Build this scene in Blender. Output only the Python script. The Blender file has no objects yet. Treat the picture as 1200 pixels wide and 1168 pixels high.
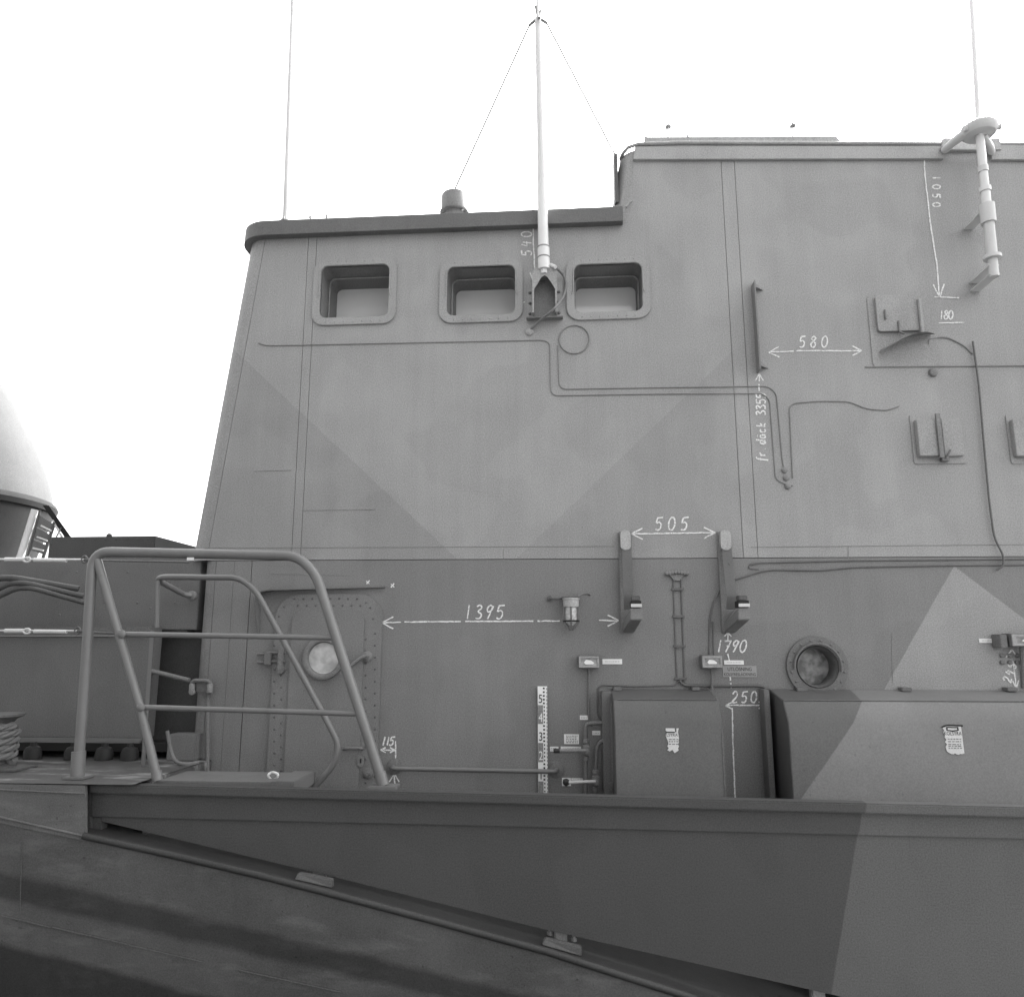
import bpy, bmesh, math, random
from mathutils import Vector, Matrix
from mathutils.geometry import tessellate_polygon
random.seed(7)
S = bpy.context.scene
COL = S.collection
V = Vector
R = math.radians

# ------------------------------------------------------------------ camera
F, CXP, CYP = 900.0, 600.0, 584.0            # focal length in photo pixels, photo centre
PITCH, YAW = R(10.8), R(4.2)
_r = V((math.cos(YAW), math.sin(YAW), 0))
_h = V((-math.sin(YAW), math.cos(YAW), 0))
_f = _h*math.cos(PITCH) + V((0, 0, 1))*math.sin(PITCH)
_u = V((0, 0, 1))*math.cos(PITCH) - _h*math.sin(PITCH)
def ray(px, py): return _f*F + _r*(px-CXP) + _u*(CYP-py)
def _unit(px, py):
    d = ray(px, py); return d/d.y
DIST = 0.505/(_unit(838, 625).x - _unit(738, 625).x)     # the chalked 505 mm sets the scale
EYE = 1.79 - _unit(855, 738).z*DIST                       # the chalked 1790 mm sets the deck level
EYEV = V((0, -DIST, EYE))
def W(px, py, y=0.0):
    """world point of a spot in the photo that lies on the plane Y = y (Y = 0 is the deckhouse side)"""
    d = ray(px, py); return EYEV + d*((y+DIST)/d.y)
def on_plane(px, py, p0, n):
    d = ray(px, py); return EYEV + d*((p0-EYEV).dot(n)/d.dot(n))
cam = bpy.data.cameras.new('camera'); camo = bpy.data.objects.new('camera', cam); COL.objects.link(camo)
cam.sensor_fit = 'HORIZONTAL'; cam.sensor_width = 36; cam.lens = 36*F/1200
cam.clip_start = .05; cam.clip_end = 3000
camo.location = EYEV; camo.rotation_euler = (math.pi/2+PITCH, 0, YAW)
S.camera = camo

# ------------------------------------------------------------------ light
SUN_EL, SUN_AZ = 38, 140        # azimuth in degrees from straight behind the camera towards the right
world = bpy.data.worlds.new('World'); S.world = world; world.use_nodes = True
nt = world.node_tree; nt.nodes.clear()
sky = nt.nodes.new('ShaderNodeTexSky'); sky.sky_type = 'NISHITA'; sky.sun_disc = False
sky.sun_elevation = R(SUN_EL); sky.sun_rotation = R(180-SUN_AZ)
sky.air_density = 1.0; sky.dust_density = 6.0; sky.ozone_density = 1.0
bw = nt.nodes.new('ShaderNodeRGBToBW'); bg = nt.nodes.new('ShaderNodeBackground'); wo = nt.nodes.new('ShaderNodeOutputWorld')
bg.inputs['Strength'].default_value = 0.15
nt.links.new(sky.outputs[0], bw.inputs[0]); nt.links.new(bw.outputs[0], bg.inputs['Color']); nt.links.new(bg.outputs[0], wo.inputs[0])
sun = bpy.data.lights.new('sun', 'SUN'); suno = bpy.data.objects.new('sun', sun); COL.objects.link(suno)
sun.energy = 1.0; sun.angle = R(25); sun.color = (1, .995, .985)
_sd = V((math.sin(R(SUN_AZ))*math.cos(R(SUN_EL)), -math.cos(R(SUN_AZ))*math.cos(R(SUN_EL)), math.sin(R(SUN_EL))))
suno.rotation_euler = _sd.to_track_quat('Z', 'Y').to_euler(); suno.location = _sd*30
S.view_settings.view_transform = 'Standard'; S.view_settings.look = 'None'
S.view_settings.gamma = 1; S.view_settings.use_curve_mapping = False
S.view_settings.exposure = 2.9

# ------------------------------------------------------------------ materials
def half_plane(a, b, inside):
    """a, b: XZ world points of a painted edge, inside: point on the painted side -> (nx, nz, c), n.p > c inside"""
    nx, nz = -(b[1]-a[1]), b[0]-a[0]; l = math.hypot(nx, nz); nx /= l; nz /= l
    c = nx*a[0]+nz*a[1]
    if nx*inside[0]+nz*inside[1] < c: nx, nz, c = -nx, -nz, -c
    return nx, nz, c
def xz(v): return (v.x, v.z)
def paint(name, base, rough=.55, mott=.18, grain=.6, streak=.09, stain=0, regions=(), bump=.25, spec=.35, wob=.010, metallic=0):
    m = bpy.data.materials.new(name); m.use_nodes = True
    t = m.node_tree; N = t.nodes; L = t.links; N.clear()
    out = N.new('ShaderNodeOutputMaterial'); p = N.new('ShaderNodeBsdfPrincipled'); L.new(p.outputs[0], out.inputs[0])
    p.inputs['Roughness'].default_value = rough; p.inputs['Specular IOR Level'].default_value = spec
    p.inputs['Metallic'].default_value = metallic
    geo = N.new('ShaderNodeNewGeometry'); sep = N.new('ShaderNodeSeparateXYZ'); L.new(geo.outputs['Position'], sep.inputs[0])
    def math_(op, a, b=None, c=None, clamp=False):
        n = N.new('ShaderNodeMath'); n.operation = op; n.use_clamp = clamp
        for i, v in enumerate((a, b, c)):
            if v is None: continue
            if isinstance(v, (int, float)): n.inputs[i].default_value = v
            else: L.new(v, n.inputs[i])
        return n.outputs[0]
    def noise(scale, detail=3, vec=None, rgh=.55):
        n = N.new('ShaderNodeTexNoise'); n.inputs['Scale'].default_value = scale
        n.inputs['Detail'].default_value = detail; n.inputs['Roughness'].default_value = rgh
        L.new(vec if vec is not None else geo.outputs['Position'], n.inputs['Vector']); return n.outputs[0]
    col = None
    val = N.new('ShaderNodeValue'); val.outputs[0].default_value = base; cur = val.outputs[0]
    for planes, v in regions:
        mask = None
        for nx, nz, c in planes:
            e = math_('ADD', math_('MULTIPLY', sep.outputs[0], nx), math_('MULTIPLY', sep.outputs[2], nz))
            if wob: e = math_('ADD', e, math_('MULTIPLY', math_('SUBTRACT', noise(5, 4), .5), wob))
            soft = .003 if wob < .02 else .018
            e = math_('MULTIPLY_ADD', math_('SUBTRACT', e, c), 1/(2*soft), .5, clamp=True)
            mask = e if mask is None else math_('MULTIPLY', mask, e)
        cur = math_('ADD', cur, math_('MULTIPLY', mask, math_('SUBTRACT', v, cur)))
    fac = math_('ADD', 1.0, math_('MULTIPLY', math_('SUBTRACT', noise(2.2, 5), .5), mott*2))
    fac = math_('ADD', fac, math_('MULTIPLY', math_('SUBTRACT', noise(140, 2, rgh=.7), .5), grain*2))
    mp = N.new('ShaderNodeMapping'); mp.inputs['Scale'].default_value = (14, 14, .9); L.new(geo.outputs['Position'], mp.inputs['Vector'])
    fac = math_('ADD', fac, math_('MULTIPLY', math_('SUBTRACT', noise(1, 4, mp.outputs[0]), .5), streak*2))
    # patches of repainting: faintly different tone with a soft edge
    pt = N.new('ShaderNodeMapRange'); pt.inputs[1].default_value = .50; pt.inputs[2].default_value = .53; pt.inputs[3].default_value = -.03; pt.inputs[4].default_value = .03
    L.new(noise(1.3, 2), pt.inputs[0]); fac = math_('ADD', fac, pt.outputs[0])
    if stain:
        ms = N.new('ShaderNodeMapping'); ms.inputs['Scale'].default_value = (2.5, 9, 9); L.new(geo.outputs['Position'], ms.inputs['Vector'])
        sr = N.new('ShaderNodeMapRange'); sr.inputs[1].default_value = .52; sr.inputs[2].default_value = .66; sr.inputs[3].default_value = 0; sr.inputs[4].default_value = stain
        L.new(noise(1, 6, ms.outputs[0], .65), sr.inputs[0]); fac = math_('ADD', fac, sr.outputs[0])
    # small dirt specks
    sp = math_('GREATER_THAN', noise(38, 1), .765)
    fac = math_('SUBTRACT', fac, math_('MULTIPLY', sp, mott*.9))
    cur = math_('MULTIPLY', cur, fac)
    comb = N.new('ShaderNodeCombineColor'); 
    for i in range(3): L.new(cur, comb.inputs[i])
    L.new(comb.outputs[0], p.inputs['Base Color'])
    L.new(math_('ADD', rough-.08, math_('MULTIPLY', noise(9, 4), .16)), p.inputs['Roughness'])
    if bump:
        b = N.new('ShaderNodeBump'); b.inputs['Strength'].default_value = bump; b.inputs['Distance'].default_value = .004
        h = math_('ADD', math_('MULTIPLY', noise(3.0, 2), 4.5), math_('MULTIPLY', noise(90, 3), .22))
        L.new(h, b.inputs['Height']); L.new(b.outputs[0], p.inputs['Normal'])
    return m

def chalk_mat():
    m = bpy.data.materials.new('chalk'); m.use_nodes = True
    t = m.node_tree; N = t.nodes; L = t.links; N.clear()
    out = N.new('ShaderNodeOutputMaterial'); mix = N.new('ShaderNodeMixShader'); tr = N.new('ShaderNodeBsdfTransparent'); d = N.new('ShaderNodeBsdfDiffuse')
    d.inputs['Color'].default_value = (.8, .8, .8, 1)
    geo = N.new('ShaderNodeNewGeometry'); n = N.new('ShaderNodeTexNoise'); n.inputs['Scale'].default_value = 150; n.inputs['Detail'].default_value = 2
    L.new(geo.outputs['Position'], n.inputs['Vector'])
    r = N.new('ShaderNodeMapRange'); r.inputs[1].default_value = .28; r.inputs[2].default_value = .48; r.inputs[3].default_value = .35; r.inputs[4].default_value = .95
    L.new(n.outputs[0], r.inputs[0]); L.new(r.outputs[0], mix.inputs[0]); L.new(tr.outputs[0], mix.inputs[1]); L.new(d.outputs[0], mix.inputs[2]); L.new(mix.outputs[0], out.inputs[0])
    return m
def glass_mat(name, base, spec, rough=.06, mott=.0, lo=.02, scale=30):
    m = bpy.data.materials.new(name); m.use_nodes = True
    t = m.node_tree; p = t.nodes['Principled BSDF']; p.inputs['Roughness'].default_value = rough
    p.inputs['IOR'].default_value = spec; p.inputs['Base Color'].default_value = (base, base, base, 1)
    if mott:
        n = t.nodes.new('ShaderNodeTexNoise'); n.inputs['Scale'].default_value = scale; n.inputs['Detail'].default_value = 5
        g = t.nodes.new('ShaderNodeNewGeometry'); t.links.new(g.outputs['Position'], n.inputs['Vector'])
        r = t.nodes.new('ShaderNodeMapRange'); r.inputs[1].default_value = .4; r.inputs[2].default_value = .68
        r.inputs[3].default_value = lo; r.inputs[4].default_value = base
        t.links.new(n.outputs[0], r.inputs[0]); t.links.new(r.outputs[0], p.inputs['Base Color'])
    return m

# painted camouflage edges, on the plane of the deckhouse side
wallp = lambda *q: [xz(W(*c)) for c in q]
a, b, c = wallp((1118, 663), (1035, 810), (1200, 725)); i_ = wallp((1118, 760))[0]
TRI = [half_plane(a, b, i_), half_plane(a, c, i_)]
a1, b1, i1 = wallp((285, 420), (520, 640), (300, 600)); a2, b2, i2 = wallp((860, 410), (620, 640), (860, 600))
c2, i2b = wallp((872, 650), (780, 600)); seam_a, seam_b, below = wallp((240, 657), (1200, 652), (600, 800))
S_UP = half_plane(seam_a, seam_b, xz(W(600, 400))); S_LO = half_plane(seam_a, seam_b, below)
WALLPAINT = paint('wall_paint', .30, regions=[
    ([half_plane(a1, b1, i1), S_UP], .262), ([half_plane(a2, b2, i2), half_plane(a2, c2, i2b), S_UP], .272),
    ([S_LO], .188), ([S_LO]+TRI, .285)])
M = dict(
    wall=WALLPAINT,
    frame=paint('frame_paint', .305), roof=paint('coaming_paint', .125), coam=paint('upper_coaming_paint', .33),
    door=paint('door_paint', .18), dark=paint('dark_fitting_paint', .10), mid=paint('fitting_paint', .19), low=paint('lower_fitting_paint', .15),
    light=paint('light_fitting_paint', .36), cond=paint('conduit_paint', .22), condlow=paint('low_conduit_paint', .12),
    black=paint('black_rubber', .02, rough=.7, grain=.3), inner=paint('recess_paint', .20, streak=.03),
    rail=paint('handrail_paint', .145, rough=.42, spec=.5, grain=.12), deck=paint('deck_paint', .075, mott=.5, grain=.6, streak=.2, stain=3.0),
    white=paint('white_paint', .68, rough=.4, mott=.04, grain=.03, streak=.03, bump=.05),
    label=paint('white_label', .78, rough=.5, mott=.05, grain=.05, streak=.02, bump=0),
    greylabel=paint('grey_label', .30, rough=.5, mott=.15, grain=.1, bump=0),
    ink=paint('black_print', .03, rough=.6, bump=0), inkgrey=paint('faded_print', .22, rough=.6, bump=0),
    worn=paint('worn_sticker', .66, rough=.6, mott=.2, grain=.25, streak=.1, bump=0),
    steel=paint('bare_steel', .55, rough=.35, metallic=.9, mott=.2, bump=.1),
    galv=paint('galvanised_steel', .55, rough=.45, mott=.25, grain=.2, bump=.1),
    rope=paint('rope_fibre', .15, rough=.9, mott=.2, grain=.3), wood=paint('weathered_plank', .14, rough=.8, mott=.2, grain=.3),
    plat=paint('platform_paint', .125), platd=paint('platform_dark_paint', .065), turret=paint('turret_light_paint', .085, rough=.85, spec=.1), turretd=paint('turret_dark_paint', .025, rough=.85, spec=.1),
    chalk=chalk_mat(), leaf=paint('worn_strap', .24, mott=.35, grain=.25, streak=.15), sidedeck=paint('side_deck_paint', .04, mott=.3), whitegrey=paint('pale_antenna_paint', .58, mott=.06, grain=.06), rivet=paint('rivet_paint', .11, bump=0), quay=paint('quay_concrete', .11, rough=.8, mott=.2), shade_shed=paint('shade_shed_paint', .06, rough=.8),
    pane=glass_mat('bridge_glass', .75, 1.8, .12), doorglass=glass_mat('door_glass', .62, 1.6, .12, .1, .36, 14),  # door glass: pale mottling in its colour stands in for reflections
    portglass=glass_mat('clouded_glass', .42, 1.5, .2, .1, .16, 22), lampglass=glass_mat('lamp_glass', .62, 1.5, .15, .1, .4, 60),
    water=glass_mat('water_surface', .02, 1.33, .12),
    hand=paint('handle_black', .03, rough=.35, bump=0),
)

# ------------------------------------------------------------------ mesh helpers
def fillet(pts, rad, n=5):
    pts = [V(p) for p in pts]; out = [pts[0]]
    for i in range(1, len(pts)-1):
        p0, p, p1 = pts[i-1], pts[i], pts[i+1]
        d0, d1 = p0-p, p1-p
        r = min(rad, d0.length*.45, d1.length*.45)
        A, B = p+d0.normalized()*r, p+d1.normalized()*r
        for k in range(n+1):
            t = k/n; out.append(A*(1-t)**2 + p*2*t*(1-t) + B*t*t)
    out.append(pts[-1]); return out
class MB:
    def __init__(s): s.bm = bmesh.new()
    def quadbox(s, A, B):
        """box from two loops of 4 points"""
        va = [s.bm.verts.new(p) for p in A]; vb = [s.bm.verts.new(p) for p in B]; n = len(A)
        s.bm.faces.new(va[::-1]); s.bm.faces.new(vb)
        for i in range(n): s.bm.faces.new((va[i], va[(i+1) % n], vb[(i+1) % n], vb[i]))
        return s
    def box(s, x0, x1, y0, y1, z0, z1):
        return s.quadbox([V((x0, y0, z0)), V((x1, y0, z0)), V((x1, y0, z1)), V((x0, y0, z1))], [V((x0, y1, z0)), V((x1, y1, z0)), V((x1, y1, z1)), V((x0, y1, z1))])
    def pbox(s, px0, py0, px1, py1, y0, y1):
        """box whose front face (plane y0) covers a photo rectangle"""
        pa, pb, pc, pd = W(px0, (py0+py1)/2, y0), W(px1, (py0+py1)/2, y0), W((px0+px1)/2, py0, y0), W((px0+px1)/2, py1, y0)
        return s.box(pa.x, pb.x, y0, y1, pd.z, pc.z)
    def prism(s, loop, y0, y1, holes=()):
        """polygon in XZ (list of (x, z)) extruded from y0 to y1, with holes"""
        def clean(l, ccw):
            ar = sum(l[i][0]*l[(i+1) % len(l)][1]-l[(i+1) % len(l)][0]*l[i][1] for i in range(len(l)))
            return l if (ar > 0) == ccw else l[::-1]
        loops = [clean(list(loop), True)] + [clean(list(h), False) for h in holes]
        flat = [p for l in loops for p in l]
        tris = tessellate_polygon([[V((p[0], p[1], 0)) for p in l] for l in loops])
        fa = [s.bm.verts.new((p[0], y0, p[1])) for p in flat]; fb = [s.bm.verts.new((p[0], y1, p[1])) for p in flat]
        for t in tris:
            try:
                s.bm.faces.new([fa[i] for i in t]); s.bm.faces.new([fb[i] for i in t[::-1]])
            except ValueError: pass
        o = 0
        for l in loops:
            n = len(l)
            for i in range(n):
                j = (i+1) % n
                try: s.bm.faces.new((fa[o+i], fa[o+j], fb[o+j], fb[o+i]))
                except ValueError: pass
            o += n
        bmesh.ops.recalc_face_normals(s.bm, faces=s.bm.faces[:]); return s
    def tube(s, pts, r, seg=10, r1=None, cap=True):
        pts = [V(p) for p in pts]; n = len(pts); rings = []; up = None
        for i, p in enumerate(pts):
            t = (pts[min(i+1, n-1)]-pts[max(i-1, 0)]).normalized()
            if up is None: up = V((0, 0, 1)) if abs(t.z) < .9 else V((1, 0, 0))
            a = up-t*up.dot(t)
            if a.length < 1e-5: a = t.orthogonal()
            a.normalize(); b = t.cross(a); up = a
            rr = r if r1 is None else r+(r1-r)*i/(n-1)
            rings.append([s.bm.verts.new(p+a*rr*math.cos(k*2*math.pi/seg)+b*rr*math.sin(k*2*math.pi/seg)) for k in range(seg)])
        for i in range(n-1):
            for k in range(seg):
                f = s.bm.faces.new((rings[i][k], rings[i][(k+1) % seg], rings[i+1][(k+1) % seg], rings[i+1][k])); f.smooth = True
        if cap: s.bm.faces.new(rings[0][::-1]); s.bm.faces.new(rings[-1])
        return s
    def lathe(s, c, axis, prof, seg=24):
        """prof: list of (radius, height along axis)"""
        c = V(c); ax = V(axis).normalized(); a = ax.orthogonal().normalized(); b = ax.cross(a); rings = []
        for r, h in prof:
            if r < 1e-6: rings.append([s.bm.verts.new(c+ax*h)])
            else: rings.append([s.bm.verts.new(c+ax*h+a*r*math.cos(k*2*math.pi/seg)+b*r*math.sin(k*2*math.pi/seg)) for k in range(seg)])
        for i in range(len(rings)-1):
            p, q = rings[i], rings[i+1]
            for k in range(seg):
                l = (k+1) % seg
                fs = [p[k % len(p)], p[l % len(p)], q[l % len(q)], q[k % len(q)]]
                u = []
                for v in fs:
                    if v not in u: u.append(v)
                if len(u) > 2:
                    f = s.bm.faces.new(u); f.smooth = True
        bmesh.ops.recalc_face_normals(s.bm, faces=s.bm.faces[:]); return s
    def dome(s, c, r, n=(0, -1, 0), flat=.6, seg=6):
        return s.lathe(c, n, [(r, 0), (r*.75, r*flat*.6), (0, r*flat)], seg)
    def grid(s, fn, nu, nv, smooth=True):
        vs = [[s.bm.verts.new(fn(i/nu, j/nv)) for j in range(nv+1)] for i in range(nu+1)]
        for i in range(nu):
            for j in range(nv):
                f = s.bm.faces.new((vs[i][j], vs[i+1][j], vs[i+1][j+1], vs[i][j+1])); f.smooth = smooth
        return s
    def strip(s, pts, w, y=None):
        """flat chalk stroke: ribbon in the XZ plane"""
        pts = [V(p) for p in pts]; prev = None
        for i, p in enumerate(pts):
            t = (pts[min(i+1, len(pts)-1)]-pts[max(i-1, 0)]); t = V((t.x, 0, t.z))
            if t.length < 1e-7: t = V((1, 0, 0))
            t.normalize(); n = V((-t.z, 0, t.x))*w*.5*random.uniform(.7, 1.2)
            cur = (s.bm.verts.new(p+n), s.bm.verts.new(p-n))
            if prev: s.bm.faces.new((prev[0], prev[1], cur[1], cur[0]))
            prev = cur
        return s
    def build(s, name, mat, parent=None, bevel=0, stuff=False, kind=None, at=None):
        if bevel:
            bmesh.ops.remove_doubles(s.bm, verts=s.bm.verts[:], dist=1e-6)
            es = [e for e in s.bm.edges if len(e.link_faces) == 2 and e.calc_face_angle(0) > .6]
            bmesh.ops.bevel(s.bm, geom=es, offset=bevel, segments=2, affect='EDGES', clamp_overlap=True)
        me = bpy.data.meshes.new(name); s.bm.normal_update(); s.bm.to_mesh(me); s.bm.free()
        me.materials.append(M[mat] if isinstance(mat, str) else mat)
        me.set_sharp_from_angle(angle=R(42))
        o = bpy.data.objects.new(name, me); COL.objects.link(o)
        if parent is not None:
            root = V((0, 0, 0)); q = parent
            while q is not None: root = root+V(q.location); q = q.parent
            me.transform(Matrix.Translation(-root)); o.parent = parent
        else:
            if at is None:
                n = max(1, len(me.vertices)); at = sum((v.co for v in me.vertices), V((0, 0, 0)))/n
            me.transform(Matrix.Translation(-V(at))); o.location = at
        if stuff: o['kind'] = 'stuff'
        if kind: o['kind'] = kind
        return o
def tag(o, label, cat, group=None):
    o['label'] = label; o['category'] = cat
    if group: o['group'] = group
    return o
def thing(name, label, cat, loc, group=None):
    o = bpy.data.objects.new(name, None); COL.objects.link(o); o.location = loc; o.empty_display_size = .1
    return tag(o, label, cat, group)
def rrect(x0, z0, x1, z1, r, n=6):
    out = []
    for cx, cz, a0 in ((x1-r, z1-r, 0), (x0+r, z1-r, 90), (x0+r, z0+r, 180), (x1-r, z0+r, 270)):
        for k in range(n+1):
            a = R(a0+90*k/n); out.append((cx+r*math.cos(a), cz+r*math.sin(a)))
    return out
def prect(px0, py0, px1, py1, y=0):
    """world x0, z0, x1, z1 of a photo rectangle on plane y"""
    my, mx = (py0+py1)/2, (px0+px1)/2
    return W(px0, my, y).x, W(mx, py1, y).z, W(px1, my, y).x, W(mx, py0, y).z
def circ(c, r, n=36): return [(c[0]+r*math.cos(2*math.pi*k/n), c[1]+r*math.sin(2*math.pi*k/n)) for k in range(n)]
def lerp(a, b, t): return a+(b-a)*t
EXEC_PARTS = True

# ------------------------------------------------------------------ deckhouse shell
XR = W(1420, 600).x                      # aft end, beyond the picture
house = thing('deckhouse', 'grey painted steel warship deckhouse with stepped roof, three bridge windows and chalked dimensions', 'deckhouse', (W(230, 900).x, 0, 0))
ZS = lambda x: lerp(W(240, 657).z, W(1200, 652).z, (x-W(240, 657).x)/(W(1200, 652).x-W(240, 657).x))   # horizontal seam
def line_x(p, q):                        # x of a line between two photo points, as a function of z
    A, B = W(*p), W(*q); return lambda z: A.x+(B.x-A.x)*(z-A.z)/(B.z-A.z)
edge = line_x((310, 285), (245, 640))    # where the rounded front corner starts
s2x = W(362, 460).x; s1x = W(352, 460).x
r1x, r2x = W(857, 400).x, W(873, 400).x
ZR = W(500, 258).z                       # bridge roof level
xu = W(744, 200).x                       # front of the upper house
zu0, zu1 = W(760, 176).z, W(1200, 178).z
ZU = lambda x: lerp(zu0, zu1, (x-W(760, 176).x)/(W(1200, 178).x-W(760, 176).x))
ZB = -.35                                # foot of the side, below the sloping deck
G = .0022                                # half joint width
wins = [(367, 304, 465, 381), (515, 305, 613, 378.5), (663.5, 302, 762, 375)]
holes = []
for q in wins:
    x0, z0, x1, z1 = prect(*q); fw = .052
    holes.append((x0, z0, x1, z1, x0+fw, z0+fw, x1-fw, z1-fw*.9))
win_holes = [rrect(h[4], h[5], h[6], h[7], .045) for h in holes]
pc = W(957, 781); PR = .118              # aft porthole
dx0, dz0, dx1, dz1 = prect(317, 696, 445, 990)
def plate(loop, hs=(), y0=0.0, y1=.012): return MB().prism(loop, y0, y1, hs).build('wall_plate', 'wall', house)
def up_edge(z): return edge(z)
zsL = ZS(W(240, 657).x)
plate([(up_edge(zsL+G)+G, zsL+G), (s1x-G, ZS(s1x)+G), (s1x-G, ZR), (up_edge(ZR)+G, ZR)])
plate([(s1x+G*.4, ZS(s1x)+G), (s2x-G*.4, ZS(s2x)+G), (s2x-G*.4, ZR), (s1x+G*.4, ZR)])
plate([(s2x+G, ZS(s2x)+G), (r1x-G, ZS(r1x)+G), (r1x-G, ZU(r1x)), (xu, ZU(xu)), (xu-.035, ZR-.004), (xu-.035, ZR), (s2x+G, ZR)], win_holes)
plate([(r1x+G*.4, ZS(r1x)+G), (r2x-G*.4, ZS(r2x)+G), (r2x-G*.4, ZU(r2x)), (r1x+G*.4, ZU(r1x))])
plate([(r2x+G, ZS(r2x)+G), (XR, ZS(XR)+G), (XR, ZU(XR)), (r2x+G, ZU(r2x))])
xl0, xl1, xl2 = W(246, 760).x, W(268, 760).x, W(289, 760).x
plate([(xl0+G, ZB), (xl1-G*.4, ZB), (xl1-G*.4, ZS(xl1)-G), (xl0+G, ZS(xl0)-G)])
plate([(xl1+G*.4, ZB), (xl2-G, ZB), (xl2-G, ZS(xl2)-G), (xl1+G*.4, ZS(xl1)-G)])
plate([(xl2+G, ZB), (XR, ZB), (XR, ZS(XR)-G), (xl2+G, ZS(xl2)-G)], [circ((pc.x, pc.z), PR)])
# rounded front corner and raked front
def corner(x_of, z0, z1, r, y_back, name, n=10, mat='wall'):
    def fn(u, v):
        z = lerp(z0, z1, v); x = x_of(z)
        if u < .7: a = u/.7*math.pi/2; return V((x-r*math.sin(a), r*(1-math.cos(a)), z))
        return V((x-r, r+(y_back-r)*(u-.7)/.3, z))
    return MB().grid(fn, n*2, 8).build(name, mat, house)
corner(lambda z: edge(z), zsL+G, ZR, .14, 4.5, 'front_corner')
corner(lambda z: xl0, ZB, zsL-G, .09, 4.5, 'front_corner')
ue = line_x((745, 190), (737, 240)) 
corner(lambda z: xu+(z-ZR)*.17-.035, ZR, ZU(xu), .13, 4.5, 'front_corner')
# inner core keeps the hull of the house solid and dark behind joints and windows
MB().prism([(edge(zsL), ZB), (XR, ZB), (XR, ZU(XR)-.03), (xu+.06, ZU(xu)-.03), (xu+.02, ZR-.02), (edge(ZR)+.05, ZR-.02), (edge(zsL)+.05, zsL)], .42, 4.4).build('inner_bulkhead', 'dark', house)
# roofs
MB().prism([(edge(ZR)-.13, ZR+.002), (xu-.03, ZR+.002), (xu-.03, ZR+.03), (edge(ZR)-.13, ZR+.03)], 0.05, 4.5).build('roof', 'roof', house)
MB().prism([(xu+.0, ZU(xu)+.002), (XR, ZU(XR)+.002), (XR, ZU(XR)+.03), (xu+.0, ZU(xu)+.03)], 0.05, 4.5).build('roof', 'roof', house)
# coaming of the bridge roof: a band 60 mm proud that turns round the front corner
zc0, zc1 = W(500, 268, -.06).z, W(500, 250.5, -.06).z
xe = W(730, 250, -.06).x; xs = edge(ZR)
def coam(bm, prof_in, prof_out):
    pts = [V((xe, 0, 0)), V((xs+.02, 0, 0))]
    path = [(xe, -.06)] + [(lerp(xe, xs, k/8), -.06) for k in range(1, 9)]
    for k in range(1, 11):
        a = k/10*math.pi/2; path.append((xs-.2*math.sin(a), -.06+.2*(1-math.cos(a))))
    path.append((xs-.2, 3.8))
    return path
path = coam(None, 0, 0)
m = MB(); rings = []
for i, (x, y) in enumerate(path):
    k = V((1, 0)) if False else None
    nx, ny = (0, 1) if i < 9 else ((math.sin((i-8)/10*math.pi/2), math.cos((i-8)/10*math.pi/2)) if i < 19 else (1, 0))
    rings.append([m.bm.verts.new((x+nx*.0, y+ny*.0, zc0)), m.bm.verts.new((x+nx*.004, y+ny*.004, zc1)), m.bm.verts.new((x+nx*.07, y+ny*.07, zc1)), m.bm.verts.new((x+nx*.055, y+ny*.055, zc0))])
for i in range(len(rings)-1):
    for k in range(4): m.bm.faces.new((rings[i][k], rings[i+1][k], rings[i+1][(k+1) % 4], rings[i][(k+1) % 4]))
m.bm.faces.new(rings[0]); m.bm.faces.new(rings[-1][::-1]); bmesh.ops.recalc_face_normals(m.bm, faces=m.bm.faces[:])
m.build('coaming', 'roof', house, bevel=.002)
# upper house: coaming plate, gutter strip and rounded cap
A, B, C_, D_ = W(744, 172, -.02), W(1106, 171, -.02), W(1106, 186, -.02), W(742, 187, -.02)
MB().prism([(p.x, p.z) for p in (A, B, C_, D_)], -.022, -.002).build('coaming', 'coam', house, bevel=.002)
A, B, C_, D_ = W(1162, 170, -.02), W(1420, 172, -.02), W(1420, 189, -.02), W(1162, 187, -.02)
MB().prism([(p.x, p.z) for p in (A, B, C_, D_)], -.022, -.002).build('coaming', 'coam', house, bevel=.002)
MB().tube([W(727, 187, .10), W(730, 180, .03), W(736, 173, .0), W(748, 169, -.015), W(800, 167.5, -.015), W(1200, 169, -.015), W(1420, 171, -.015)], .012).build('gutter', 'coam', house)
MB().prism([xz(W(*q, -.008)) for q in ((745, 168), (1420, 170.5), (1420, 176), (745, 174))], -.008, .12).build('roof_edge', 'coam', house)
MB().prism([xz(W(*q, .06)) for q in ((755, 163), (979, 162), (984, 168), (755, 169))], .04, .5).build('roof_strip', 'coam', house)
MB().prism([xz(W(*q, -.01)) for q in ((1104, 163.5), (1170, 164), (1172, 178), (1100, 178))], -.03, .1).build('mast_pad', 'coam', house, bevel=.003)
for px, py in ((332, 254.8), (363.5, 254), (382.5, 253.2), (757, 162), (806, 160)):
    p = W(px, py, .05); MB().lathe(p-V((0, 0, .012)), (0, 0, 1), [(.008, 0), (.008, .02), (0, .024)], 8).build('roof_bolt', 'mid', house)
MB().box(*(lambda p: (p.x-.012, p.x+.012, .02, .16, W(719, 241, .06).z, p.z))(W(721, 184, .06))).build('front_trim', 'dark', house)
p0 = W(737, 238); MB().tube([W(734, 243, -.02), W(737, 238, -.02), W(741, 236, -.02)], .008).build('weld_bead', 'wall', house)

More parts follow.
